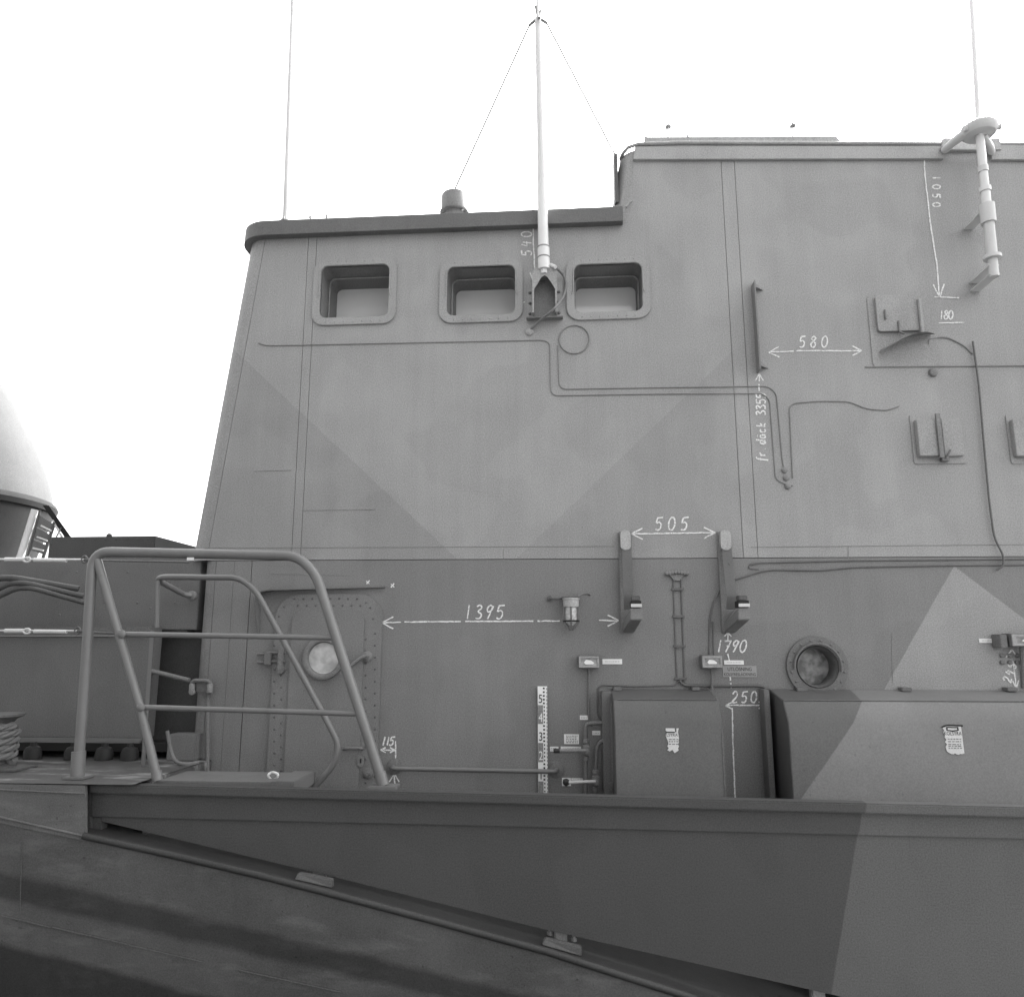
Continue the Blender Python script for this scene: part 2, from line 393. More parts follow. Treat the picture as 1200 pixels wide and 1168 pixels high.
# ------------------------------------------------------------------ bridge windows
for h, wh in zip(holes, win_holes):
    x0, z0, x1, z1, a0, b0, a1_, b1_ = h
    fr = MB().prism(rrect(x0, z0, x1, z1, .085), -.014, -.001, [wh]).build('window', 'frame', house, bevel=.003)
    MB().prism(rrect(a0-.008, b0-.008, a1_+.008, b1_+.008, .05), .001, .16, [wh]).build('sleeve', 'inner', fr)
    ins = rrect(a0+.012, b0+.006, a1_-.012, b1_-.012, .04)
    MB().prism(rrect(a0-.02, b0-.02, a1_+.02, b1_+.02, .05), .161, .31, [ins]).build('sleeve', 'inner', fr)
    m = MB(); m.prism(rrect(a0+.004, b0+.001, a1_-.004, b1_-.004, .043), .155, .16, [ins]); m.build('sash', 'frame', fr)
    MB().prism(rrect(a0, b0, a1_, b1_, .05), .312, .32).build('pane', 'pane', fr)
    m = MB()
    for k in range(7):
        for zz in ((z1-.018), (z0+.022)): m.dome((lerp(x0+.1, x1-.1, k/6), -.0145, zz), .006)
    m.build('screws', 'frame', fr, stuff=True)
    # drip lip on both upper flanks of the opening
    for xx in (a0-.006, a1_+.006):
        MB().tube(fillet([V((xx, -.016, lerp(b0, b1_, .92))), V((xx, -.018, lerp(b0, b1_, .45))), V((xx+(.01 if xx > a0 else -.01), -.016, lerp(b0, b1_, .38)))], .02), .004, 6).build('drip_lip', 'frame', fr)

# ------------------------------------------------------------------ conduits and wall cables
def conduit(pts, r=.0042, mat='cond', y=-.003, name='conduit', rad=.05):
    return MB().tube(fillet([W(p[0], p[1], y) for p in pts], rad, 5), r, 7).build(name, mat, house)
conduit([(303, 402), (312, 405), (345, 404.5), (636, 398.5), (644.5, 402), (645.5, 463.5), (780, 461.5), (893, 461), (902, 468), (909, 562), (922, 568), (929, 569)])
conduit([(654, 405), (655.5, 456), (780, 454), (900, 452.5), (910, 461), (917, 540), (920, 553)])
conduit([(929, 560), (925, 473), (960, 470), (996, 470.5), (1014, 479), (1040, 481), (1053, 476)])
for px, py in ((919, 551), (921, 560), (923, 570)):
    c = W(px, py); MB().lathe((c.x, -.0, c.z), (0, -1, 0), [(.018, 0), (.018, .012), (.01, .018), (0, .018)], 12).build('cable_gland', 'cond', house)
conduit([(880, 662), (888, 659.5), (1000, 656.8), (1420, 653)], .0055, 'condlow')
conduit([(889, 667), (877, 666), (879, 660.5), (886, 659.5)], .004, 'condlow', rad=.02)
conduit([(862, 679), (890, 670), (905, 667.5), (960, 668.5), (1000, 664.5), (1100, 662.5), (1420, 660)], .006, 'condlow')
conduit([(862, 679), (846, 687), (836, 705), (831.5, 725), (831, 768)], .006, 'condlow')
conduit([(835, 728), (836.5, 768)], .005, 'condlow')
conduit([(789, 676), (791, 735), (793, 790), (795, 800)], .0055, 'condlow'); conduit([(798, 676), (800, 735), (802, 792), (801, 800)], .006, 'condlow')
for py in (690, 722, 757, 795):
    k = (py-676)/120; MB().pbox(787+4*k, py-1.3, 801+4*k, py+1.3, -.016, 0).build('cable_clip', 'condlow', house)
conduit([(796, 797), (791, 803), (742, 804), (706, 802.5), (700.5, 806), (700, 838), (709, 848)], .0055, 'condlow')
conduit([(796, 797), (802, 803), (850, 803.5), (888, 803), (897, 805), (898, 836), (906, 842)], .008, 'condlow', y=-.008)
conduit([(897, 806), (905, 808), (924, 808)], .006, 'condlow')
for k in range(8):
    t = (k-3.5)/3.5
    conduit([(793+t*2.5, 680), (793+t*7, 673+abs(t)), (793+t*11, 671+abs(t)*1.5)], .0055, 'mid', y=-.012, name='cable', rad=.02)
    c = W(793+t*12, 670.5+abs(t)*1.8); MB().lathe((c.x, 0, c.z), (0, -1, 0), [(.012, 0), (.012, .02), (.007, .026), (0, .026)], 8).build('cable_gland', 'mid', house)
c = W(673, 398); m = MB(); m.tube([V((c.x+.095*math.cos(t*math.pi/18), -.004, c.z+.095*math.sin(t*math.pi/18))) for t in range(37)], .005, 6, cap=False); m.build('weld_ring', 'cond', house)
# loose cable hanging down the aft part
cb = MB().tube(fillet([W(1140, 400, -.02), W(1147, 450, -.02), W(1153, 520, -.02), (W(1159, 585, -.02)), W(1165, 630, -.02), W(1176, 651, -.03), W(1176, 663, -.03), W(1168, 668, -.02)], .08), .006, 8).build('hanging_cable', 'condlow')
tag(cb, 'dark cable hanging loose down the right part of the deckhouse wall', 'cable')
# faint short seams / scratches as weld beads
for q in (((355, 598), (440, 597)), ((240, 642), (720, 640)), ((880, 641), (1400, 636)), ((590, 643), (590, 656)), ((318, 672), (405, 674)), ((298, 552), (342, 551)), ((1045, 742), (1046, 800)), ((994, 640), (994, 654))):
    MB().tube([W(*q[0], -.0005), W(*q[1], -.0005)], .0022, 5).build('weld_bead', 'cond', house)

# ------------------------------------------------------------------ door
def door_build():
    d = MB().prism(rrect(dx0, dz0, dx1, dz1, .15, 8), -.022, -.001).build('door', 'door', house, bevel=.003)
    ix0, _, ix1, iz1 = prect(336, 716.5, 423, 990, -.022)
    MB().prism(rrect(ix0, dz0+.02, ix1, iz1, .06, 6), -.036, -.0225).build('inner_panel', 'door', d, bevel=.003)
    m = MB()
    def row(pts):
        for p in pts: m.dome((p.x, -.022, p.z), .0075)
    for k in range(14):
        py = 742+k*14.0
        for a_, b_ in ((321.5, 329.5), (439.5, 428.5)):
            row([W(a_, py, -.022), W(b_, py+7, -.022)])
    for k in range(8): row([W(345+k*10.5, 701.5, -.022), W(349+k*10.5, 709.5, -.022)])
    row([W(327, 722, -.022), W(333, 711, -.022), W(325, 733, -.022), W(434, 712, -.022), W(437, 725, -.022), W(429, 706, -.022)])
    m.build('rivets', 'rivet', d, stuff=True)
    c = W(380, 771, -.036)
    MB().lathe((c.x, -.0365, c.z), (0, -1, 0), [(.124, 0), (.124, .028), (.11, .034), (.098, .03), (.092, .004), (.092, 0)], 40).build('porthole_rim', 'door', d)
    MB().prism(circ((c.x, c.z), .0915, 40), -.0412, -.0372).build('porthole_glass', 'doorglass', d)
    # dogging lever and its boss
    c = W(430, 769, -.03)
    MB().lathe((c.x, -.022, c.z), (0, -1, 0), [(.032, 0), (.032, .012), (.016, .018), (.016, .045), (0, .047)], 20).build('lever_boss', 'door', d)
    MB().tube([W(430, 768, -.07), W(424, 770, -.075), W(411, 780, -.075)], .011, 10).build('lever', 'door', d)
    # lower latch, lock plate and bolt
    MB().tube(fillet([W(403, 878, -.05), W(405, 876.5, -.065), W(423, 876.5, -.065), W(425, 877.5, -.037)], .02), .009, 8).build('latch', 'low', d)
    c = W(423, 891, -.036); hole = [(c.x-.005, c.z-.014), (c.x+.005, c.z-.014), (c.x+.005, c.z+.012), (c.x-.005, c.z+.012)]
    MB().prism(rrect(c.x-.02, c.z-.033, c.x+.02, c.z+.033, .019), -.045, -.0365, [hole]).build('lock_plate', 'door', d)
    MB().prism(hole, -.038, -.0368).build('keyhole', 'ink', d)
    c = W(431, 906, -.03); MB().lathe((c.x, -.022, c.z), (0, -1, 0), [(.03, 0), (.03, .01), (.012, .014), (.012, .03), (0, .032)], 16).build('bolt_boss', 'low', d)
    for py in (766, 776):
        MB().tube([W(302, py, -.02), W(312, py, -.022), W(315, py-1.5, -.03), W(334, py-1, -.036)], .009, 8).build('hinge_strap', 'low', d)
    MB().pbox(309, 764, 317, 779, -.05, -.023).build('hinge', 'low', d, bevel=.004)
    MB().pbox(325, 757, 331, 785, -.055, -.0225).build('hinge', 'door', d, bevel=.004)
    c = W(329, 785, -.03); MB().lathe((c.x, -.022, c.z), (0, -1, 0), [(.026, 0), (.022, .03), (0, .034)], 16).build('dog', 'low', d)
door_build()
m = MB(); pth = fillet([W(304, 742, 0), W(304, 696, 0), W(318, 692, 0), W(452, 687.5, 0)], .09, 8)
for i in range(len(pth)-1):
    p, q = pth[i], pth[i+1]; n = V((-(q-p).z, 0, (q-p).x)).normalized()*.004
    if i < len(pth)-2: dep0 = dep1 = .085
    else: dep0, dep1 = .085, .02
    if i == 0: dep0 = .03
    m.quadbox([p+n, p-n, p-n-V((0, dep0, 0)), p+n-V((0, dep0, 0))], [q+n, q-n, q-n-V((0, dep1, 0)), q+n-V((0, dep1, 0))])
m.build('rain_gutter', 'low', house)

# ------------------------------------------------------------------ aft porthole
po = MB().prism(circ((pc.x, pc.z), .172, 48), -.016, -.001, [circ((pc.x, pc.z), PR, 48)]).build('porthole', 'low', house, bevel=.003)
MB().lathe((pc.x, 0, pc.z), (0, 1, 0), [(PR-.001, -.02), (PR-.001, .17), (PR-.012, .17), (PR-.012, .0), (PR-.004, -.02)], 48).build('sleeve', 'low', po)
MB().prism(circ((pc.x, pc.z), PR-.0125, 40), .12, .13).build('porthole_glass', 'portglass', po)
MB().tube([V((pc.x+(PR+.012)*math.cos(R(a)), -.03, pc.z+(PR+.012)*math.sin(R(a)))) for a in range(-12, 190, 6)], .007, 6).build('drip_lip', 'low', po)
m = MB()
for k in range(16): m.dome((pc.x+.15*math.cos(k*math.pi/8+.2), -.0165, pc.z+.15*math.sin(k*math.pi/8+.2)), .008)
m.build('bolts', 'low', po, stuff=True)

# ------------------------------------------------------------------ upper fittings fixed to the wall
hx = prect(1019, 345, 1097, 430); MB().prism(rrect(*hx, .03), -.006, -.001).build('doubler_plate', 'wall', house)
hx = prect(1021, 346, 1080, 392, -.02); MB().prism(rrect(hx[0]+.03, hx[1]+.02, hx[2], hx[3], .02), -.03, -.0065).build('hatch_cover', 'frame', house, bevel=.004)
MB().pbox(1078, 349, 1082, 390, -.05, -.031).build('hatch_hinge', 'light', house, bevel=.004)
MB().tube([W(1037, 363, -.036), W(1038, 374, -.036)], .006).build('hatch_dog', 'mid', house); MB().tube(fillet([W(1053, 376, -.036), W(1054, 389, -.036), W(1060, 391, -.036)], .03), .006).build('hatch_dog', 'mid', house)
def hood_fn(u, v):
    c0 = W(1030, 412, -.007); c1 = W(1091, 392, -.007); a = u*math.pi
    x = lerp(c0.x, c1.x, u); d = .13*math.sin(math.pi*(.12+.75*u))*v
    z = lerp(c0.z, c1.z, math.sin(u*math.pi/2)**.8)-.02*v
    return V((x, -.007-d, z))
MB().grid(hood_fn, 16, 4).build('hood', 'mid', house)
conduit([(1088, 404), (1088, 398), (1108, 394), (1130, 405), (1140, 415)], .006); conduit([(1014, 430), (1200, 428.5), (1420, 427)], .005)
cc = W(1093, 437); MB().lathe((cc.x, 0, cc.z), (0, -1, 0), [(.028, 0), (.024, .02), (0, .03)], 16).build('fairlead', 'mid', house)
def vent_cover(px0, label):
    th = MB().prism(rrect(*prect(px0, 485.5, px0+63, 543.5), .015), -.007, -.001).build('vent_cover', 'wall', house, bevel=.002)
    MB().pbox(px0+8, 491, px0+34, 534, -.045, -.0075).build('flap', 'frame', th, bevel=.003)
    MB().pbox(px0+37, 490, px0+60, 534, -.03, -.0075).build('flap', 'frame', th, bevel=.003)
    MB().pbox(px0+31, 484, px0+36.5, 536, -.06, -.046).build('bar', 'mid', th, bevel=.002)
    MB().tube([W(px0+41, 537, -.04), W(px0+46, 527, -.05)], .006).build('dog', 'mid', th)
    MB().pbox(px0+36, 534.5, px0+45, 540, -.035, -.008).build('latch', 'mid', th, bevel=.002)
vent_cover(1068, ''); vent_cover(1181, '')
# vertical angle bar left of the chalked 580
m = MB(); z0, z1 = W(890, 436, -.02).z, W(882, 325, -.02).z
xa, xb = W(884, 380).x, W(887, 380, -.08).x
m.box(xa-.004, xa+.004, -.075, -.001, z0, z1-.05); m.build('angle_bar', 'mid', house)
for py in (330, 422):
    p = W(889, py+4, -.04)
    MB().quadbox([V((xa+.005, -.001, p.z-.02)), V((xa+.005, -.06, p.z-.02)), V((xa+.005, -.06, p.z+.03)), V((xa+.005, -.001, p.z+.03))],
                 [V((xa+.07, -.001, p.z-.02)), V((xa+.06, -.01, p.z-.02)), V((xa+.02, -.012, p.z+.028)), V((xa+.02, -.001, p.z+.03))]).build('gusset', 'mid', house)
# horizontal grab bar low on the wall
pa, pb = W(462, 898, 0), W(652, 901.5, 0)
gb = MB().tube(fillet([pa, pa-V((0, .07, 0)), pb-V((0, .07, 0)), pb], .03), .013, 12).build('grab_bar', 'rail', house)
for q in (pa, pb): MB().lathe(q, (0, -1, 0), [(.045, 0), (.045, .008), (.02, .014), (0, .014)], 20).build('flange', 'low', gb)

# ------------------------------------------------------------------ chalk marks
GL = {
 '0': [[(.5+.42*math.cos(R(a+100)), .5+.5*math.sin(R(a+100))) for a in range(0, 375, 20)]],
 '1': [[(.5, 1), (.5, 0)]], '5': [[(.2, .95), (.95, 1)], [(.25, .95), (.15, .55), (.5, .62), (.8, .45), (.75, .15), (.45, 0), (.1, .08)]],
 '4': [[(.35, 1), (.1, .45), (.9, .5)], [(.72, .85), (.6, 0)]], '8': [[(.75, .85), (.45, 1), (.2, .8), (.5, .55), (.85, .3), (.6, 0), (.2, .1), (.15, .35), (.5, .55), (.8, .8), (.7, .9)]],
 '7': [[(.1, .95), (.9, 1), (.4, 0)], [(.35, .5), (.8, .55)]], '9': [[(.85, .85), (.5, 1), (.15, .75), (.35, .5), (.8, .7), (.85, .95), (.55, .3), (.35, 0)]],
 '3': [[(.15, .9), (.55, 1), (.8, .8), (.4, .55), (.85, .35), (.7, .05), (.15, .05)]], '2': [[(.1, .75), (.4, 1), (.8, .85), (.7, .5), (.1, 0), (.9, .05)]],
 'f': [[(.9, 1), (.5, .75), (.3, -.3)], [(.2, .5), (.7, .55)]], 'r': [[(.1, .55), (.15, 0)], [(.15, .35), (.4, .6), (.6, .5)]], '.': [[(.2, .02), (.3, .05)]],
 'd': [[(.7, .5), (.3, .55), (.1, .2), (.4, 0), (.7, .4)], [(.85, 1), (.7, 0)]], 'a': [[(.7, .5), (.3, .55), (.1, .2), (.4, 0), (.7, .4), (.75, 0)], [(.35, .8), (.38, .86)], [(.6, .82), (.64, .88)]],
 'c': [[(.7, .5), (.35, .55), (.1, .25), (.35, 0), (.7, .1)]], 'k': [[(.25, 1), (.15, 0)], [(.7, .55), (.2, .25), (.7, 0)]], ' ': [],
}
def smooth_path(pts, n=4):
    out = []; m_ = len(pts)
    for i in range(m_-1):
        p0, p1, p2, p3 = pts[max(i-1, 0)], pts[i], pts[i+1], pts[min(i+2, m_-1)]
        for k in range(n):
            t = k/n
            out.append(tuple(.5*((2*p1[j])+(-p0[j]+p2[j])*t+(2*p0[j]-5*p1[j]+4*p2[j]-p3[j])*t*t+(-p0[j]+3*p1[j]-3*p2[j]+p3[j])*t**3) for j in (0, 1)))
    out.append(pts[-1]); return out
def chalk(label, text=None, y=-.0035, lines=()):
    """text: (string, px, py of its lower left, px height, px advance, angle in degrees, slant)"""
    m = MB(); wd = .0088
    if text:
        s, ox, oy, hh, adv, ang, sl = text
        ca, sa = math.cos(R(ang)), math.sin(R(ang))
        for i, ch in enumerate(s):
            for st in GL[ch]:
                pts = smooth_path(st, 3) if len(st) > 2 and ch not in '47' else st
                P = []
                for (u, v) in pts:
                    lx = i*adv+(u*.72+sl*v)*hh*.8+random.uniform(-.15, .15); ly = v*hh+random.uniform(-.15, .15)
                    P.append(W(ox+lx*ca+ly*sa*1, oy+lx*-sa*-1*0-lx*sa-ly*ca if False else oy-(lx*sa+ly*ca) if ang == 0 else oy-(lx*sa+ly*ca), y) if ang == 0 else W(ox+lx*ca-ly*sa, oy-(lx*sa+ly*ca), y))
                m.strip(P, wd)
    for l in lines:
        P = []
        for i in range(len(l)-1):
            n = max(2, int(math.dist(l[i], l[i+1])/4))
            for k in range(n): P.append((lerp(l[i][0], l[i+1][0], k/n)+random.uniform(-.25, .25), lerp(l[i][1], l[i+1][1], k/n)+random.uniform(-.25, .25)))
        P.append(l[-1]); m.strip([W(*q, y) for q in P], wd*.9)
    o = m.build('chalk_mark', 'chalk', house, stuff=text is not None); o['label'] = label; return o
def arrow(tip, d, s=10, sp=.5):
    """two barbs of an arrow head pointing along d (photo units)"""
    l = math.hypot(*d); d = (d[0]/l, d[1]/l); out = []
    for sg in (1, -1): out.append([tip, (tip[0]-d[0]*s+sg*d[1]*s*sp, tip[1]-d[1]*s-sg*d[0]*s*sp)])
    return out
chalk('chalked 505 between two arrow heads', ('505', 767, 621, 15, 15, 0, .15), lines=[[(740, 625.5), (838, 624)]]+arrow((740, 625.5), (-1, .02), 13)+arrow((838, 624), (1, -.02), 13))
chalk('chalked 1395 on a long arrow', ('1395', 543, 725, 16, 12.5, 0, .18), lines=[[(448, 729.5), (470, 728.8)], [(474, 728.6), (540, 728)], [(545, 728), (625, 727.6)], [(630, 727.5), (656, 727.3)], [(702, 726.6), (724, 727)]]+arrow((447, 729.5), (-1, 0), 14)+arrow((725, 727), (1, 0), 13))
chalk('chalked 580 between two arrow heads', ('580', 936, 407, 13, 13, 0, .12), lines=[[(901, 412.5), (930, 411.5)], [(933, 411), (1010, 411)]]+arrow((901, 413), (-1, .05), 12)+arrow((1010, 411), (1, 0), 11))
chalk('chalked upright 540 beside a vertical line', ('540', 623, 300, 12, 11, 90, 0), lines=[[(624.5, 245), (625, 285), (627, 322)], [(621, 319), (624, 328)], [(611, 356), (615, 354)]]+arrow((624.3, 245), (0, -1), 10))
chalk('chalked sideways 1050 beside a long vertical arrow', ('1050', 1093, 206, 9, 10.5, -90, 0), lines=[[(1082, 171), (1084, 205), (1090, 260), (1098, 310), (1101, 349)], [(1095, 348), (1124, 349)]]+arrow((1082, 171), (-.03, -1), 13, .4)+arrow((1101, 349), (.05, 1), 16, .4))
chalk('small chalked 180 over a short line', ('180', 1100, 374, 10, 5.5, 0, .1), lines=[[(1100, 378.5), (1130, 378)]])
chalk('chalked sideways note fr däck 3355', ('fr.dack 3355', 897, 541, 11, 6.75, 90, .0), lines=[[(889.5, 458), (889.5, 450)], [(889.5, 447), (889.8, 439)]]+arrow((889.8, 438), (0, -1), 8, .6))
chalk('chalked 1790 with a small arrow above', ('1790', 838, 764, 14, 9.2, 0, .25), lines=[[(853, 751), (853, 741)], [(849, 751), (857, 751)], [(853, 766), (855, 776)], [(855.5, 791), (856, 797)], [(856.5, 800), (857, 806)]]+arrow((853, 740.5), (0, -1), 5, .8))
chalk('chalked 250 over a double arrow', ('250', 857, 823, 13, 11, 0, .12), lines=[[(851, 826), (858, 826), (896, 826)], [(858, 829), (859, 870), (861.5, 938)]]+arrow((850, 826.5), (-1, 0), 8)+arrow((897, 826), (1, 0), 8))
chalk('chalked sideways 245 on a short arrow', ('245', 1184, 800, 10, 8.5, 70, 0), lines=[[(1187, 775), (1191, 805)], [(1186, 761), (1179, 770)], [(1186, 761), (1192, 770)]]+arrow((1191, 806), (.1, 1), 9, .4), y=-.0035)
chalk('chalked 115 between two short arrows', ('115', 446, 873, 10, 4.6, 0, .3), lines=[[(447, 878.5), (463, 878.5)], [(463.5, 868), (463.5, 888)], [(463, 924), (462, 907)]]+arrow((446, 878.5), (-1, 0), 6)+arrow((463, 878.5), (1, 0), 6)+arrow((462, 906), (0, -1), 10, .6))
chalk('left of two small chalk crosses', None, lines=[[(429, 680.5), (433, 684)], [(433, 680), (429.5, 684)]])
chalk('right of two small chalk crosses', None, lines=[[(458, 684), (462, 688)], [(462, 683.5), (458, 688)]])

# ------------------------------------------------------------------ lockers (two deck lockers against the wall)
LD = .36
def locker(name, px, tops, label, stick_part, mat):
    """px: left, right of the front face; tops: photo y of back top, lid front edge, fold"""
    zt = W((px[0]+px[1])/2 if px[1] < 1000 else 1060, tops[0], 0).z
    zl = W(px[0]+60, tops[1], -LD*.78).z; zf = W(px[0]+60, tops[2], -LD).z
    xl, xr = W(px[0], 880, -LD).x, W(px[1], 880, -LD).x
    th = thing(name, label, 'locker', ((xl+xr)/2, -LD/2, .1))
    prof = [(-.001, zt), (-LD*.78, zl), (-LD, zf)]
    m = MB()
    loop = [V((0, p[0], p[1])) for p in prof]+[V((0, -LD, .1)), V((0, -.001, .1))]
    m.quadbox([V((xl, p.y, p.z)) for p in loop], [V((xr, p.y, p.z)) for p in loop]); m.bm.normal_update()
    bmesh.ops.recalc_face_normals(m.bm, faces=m.bm.faces[:])
    m.build('body', mat, th, bevel=.004)
    return th, xl, xr, zt, zl, zf
a_, b_, i3 = xz(W(1019, 820, -LD)), xz(W(937, 938, -LD)), xz(W(1100, 900, -LD))
M['lock'] = paint('locker_paint', .098, regions=[([half_plane(a_, b_, i3)], .172)], streak=.05, grain=.35)
l1, l1x0, l1x1, zt, zl, zf = locker('deck_locker', (721, 848), (807, 820, 847), 'grey steel deck locker with torn sticker standing below the two hook brackets', None, 'lock')
fl = MB(); fl.pbox(706.5, 810, 719, 938, -.10, -.001); fl.build('side_flange', 'low', l1, bevel=.003)
MB().pbox(716.5, 824, 718.5, 930, -.112, -.1005).build('hinge_rod', 'mid', l1)
MB().pbox(713, 917, 719, 927, -.13, -.113).build('latch', 'low', l1, bevel=.004)
for px in (724, 816): MB().pbox(px-5, 805, px+5, 809, -.06, -.002).build('lid_hinge', 'low', l1, bevel=.003)
MB().box(l1x0+.02, l1x1-.01, -LD*.78-.003, -LD*.78+.003, zl+.001, zl+.004).build('lid_seam', 'low', l1)
MB().box(l1x1-.006, l1x1+.001, -LD-.003, -.02, .12, zf-.03).build('edge_strip', 'low', l1)
l2, l2x0, l2x1, zt2, zl2, zf2 = locker('deck_locker', (926, 1420), (808, 821, 848), 'long grey deck locker with light camouflage paint and whole sticker, under the round porthole', None, 'lock')
MB().pbox(899, 808, 905.5, 940, -.12, -.001).build('side_flange', 'low', l2, bevel=.003)
for px in (940, 1063, 1187): MB().pbox(px-6, 805.5, px+6, 810, -.06, -.002).build('lid_hinge', 'low', l2, bevel=.003)
MB().box(l2x0+.004, l2x1, -LD*.78-.003, -LD*.78+.003, zl2+.001, zl2+.004).build('lid_seam', 'low', l2)

def text_mesh(body, x, z, h, y, mat, parent, name='print', wscale=1.0, center=True, space=1.0):
    cu = bpy.data.curves.new('t', 'FONT'); cu.body = body; cu.size = h*1.38; cu.align_x = 'CENTER' if center else 'LEFT'; cu.space_character = space
    ob = bpy.data.objects.new('t', cu); COL.objects.link(ob); bpy.context.view_layer.update()
    me = bpy.data.meshes.new_from_object(ob.evaluated_get(bpy.context.evaluated_depsgraph_get()))
    bpy.data.objects.remove(ob); bpy.data.curves.remove(cu)
    me.transform(Matrix.Translation((x, y, z)) @ Matrix.Rotation(math.pi/2, 4, 'X') @ Matrix.Diagonal((wscale, 1, 1, 1)))
    me.name = name; me.materials.append(M[mat]); o = bpy.data.objects.new(name, me); COL.objects.link(o)
    root = V((0, 0, 0)); q = parent
    while q is not None: root = root+V(q.location); q = q.parent
    me.transform(Matrix.Translation(-root)); o.parent = parent
    return o
def sticker(parent, rect, lab, torn):
    x0, z0, x1, z1 = prect(*rect, -LD); y = -LD-.0035; w = x1-x0; h = z1-z0
    if torn:
        ol = [(x0, z1), (x0+w*.68, z1), (x0+w*.70, z1-h*.16), (x0+w*.8, z1-h*.17), (x0+w*.82, z1), (x1, z1)]
        right = [(x1-.02*w-.12*w*(t**2)+random.uniform(-.004, .004), z1-h*t) for t in [k/12 for k in range(1, 12)]]
        left = [(x0+.03*w+.12*w*t+random.uniform(-.005, .005), z1-h*t) for t in [k/12 for k in range(11, 0, -1)]]
        bot = [(x1-.2*w, z0+.004), (x1-.4*w, z0-.004), (x1-.55*w, z0+.012), (x0+.25*w, z0+.004)]
    else:
        ol = [(x0, z1), (x1, z1)]
        right = [(x1+.03*w*t, z1-h*t) for t in [k/12 for k in range(1, 12)]]
        left = [(x0+.15*w*t+random.uniform(-.006, .006), z1-h*t) for t in [k/12 for k in range(11, 0, -1)]]
        bot = [(x1+.03*w, z0+.003)]+[(x1-.86*w*k/9, z0+random.uniform(-.005, .006)) for k in range(1, 9)]
    s = MB().prism(ol+right+bot+left, y, -LD-.001).build('sticker', 'worn', parent); s['label'] = lab
    yy = y-.0012; cx = (x0+x1)/2
    if torn:
        MB().box(x0+.002, x0+w*.68, yy, y-.0003, z1-h*.19, z1-h*.14).build('print', 'ink', s)
        text_mesh('LSYRA', x0+w*.46, z1-h*.34, .016, yy, 'ink', s, wscale=.95)
        ks = (.46, .55, .66)
    else:
        o_ = [(cx-w*.32, z1-h*.04), (cx+w*.34, z1-h*.04), (cx+w*.35, z1-h*.17), (cx, z1-h*.215), (cx-w*.33, z1-h*.17)]
        i_2 = [(cx-w*.25, z1-h*.075), (cx+w*.27, z1-h*.085), (cx+w*.27, z1-h*.145), (cx, z1-h*.165), (cx-w*.25, z1-h*.145)]
        MB().prism(o_, yy, y-.0003, [i_2]).build('emblem', 'ink', s)
        text_mesh('KOLSYRA', cx, z1-h*.335, .019, yy, 'ink', s, wscale=.78)
        ks = (.47, .56, .66, .72, .79)
    m = MB()
    for kz in ks:
        xx = x0+w*.2
        while xx < x1-w*.12:
            l_ = random.uniform(.006, .02); m.box(xx, min(xx+l_, x1-w*.08), yy, y-.0003, z1-h*kz-.0028, z1-h*kz+.0022); xx += l_+.005
    m.build('small_print', 'inkgrey', s, stuff=True)
sticker(l1, (780.5, 853, 796, 881), 'torn white sticker with part of the word KOLSYRA', True)
sticker(l2, (1106, 850, 1127.5, 883), 'white sticker with emblem and the word KOLSYRA', False)
MB().tube([W(1104, 851.5, -LD-.006), W(1110, 849.5, -LD-.006), W(1128, 850, -LD-.004)], .004, 6).build('tape_edge', 'black', l2)

# ------------------------------------------------------------------ hook brackets
def hook(px, label):
    x0 = W(px, 680).x; hw = .036
    zt_, zb_ = W(px, 622, -.05).z, W(px+3, 741, -.05).z
    th = thing('hook_bracket', label, 'bracket', (x0, 0, zb_), 'hook brackets on the deckhouse wall')
    MB().box(x0-.042, x0+.036, -.02, -.001, zb_, zt_).build('back_plate', 'mid', th, bevel=.004)
    MB().prism(rrect(x0-.032, zt_-.115, x0+.028, zt_+.004, .028), -.062, -.021).build('top_boss', 'light', th)
    # curved leaf hanging in front
    def leaf(u, v):
        z = lerp(zt_-.03, zb_+.13, v); y = -.05-.10*v**1.6+(.06*max(0, v-.82)/.18 if v > .82 else 0)
        return V((lerp(x0-.026, x0+.03, u), y, z))
    m = MB(); m.grid(leaf, 2, 14); bmesh.ops.solidify(m.bm, geom=m.bm.faces[:], thickness=.012); m.build('leaf', 'leaf', th)
    # toe: plate angled out with stop block
    zc = zb_+.10
    m = MB(); A = [V((x0-.03, -.021, zb_)), V((x0+.036, -.021, zb_)), V((x0+.036, -.021, zb_+.13)), V((x0-.03, -.021, zb_+.05))]
    B = [V((x0-.005, -.30, zc-.035)), V((x0+.058, -.30, zc-.035)), V((x0+.058, -.30, zc+.03)), V((x0-.005, -.30, zc+.03))]
    m.quadbox(A, B); bmesh.ops.recalc_face_normals(m.bm, faces=m.bm.faces[:]); m.build('toe', 'mid', th, bevel=.004)
    MB().box(x0+.0, x0+.056, -.305, -.20, zc+.031, zc+.07).build('pad', 'black', th, bevel=.003)
    MB().box(x0-.002, x0+.058, -.312, -.306, zc+.034, zc+.052).build('metal_strip', 'galv', th, bevel=.001)
    MB().box(x0+.004, x0+.052, -.29, -.215, zc+.071, zc+.098).build('pad', 'dark', th, bevel=.004)
hook(734, 'left hook bracket with padded toe, right end of the chalked 1395 arrow')
hook(851, 'right hook bracket with padded toe, directly above the chalked 1790')

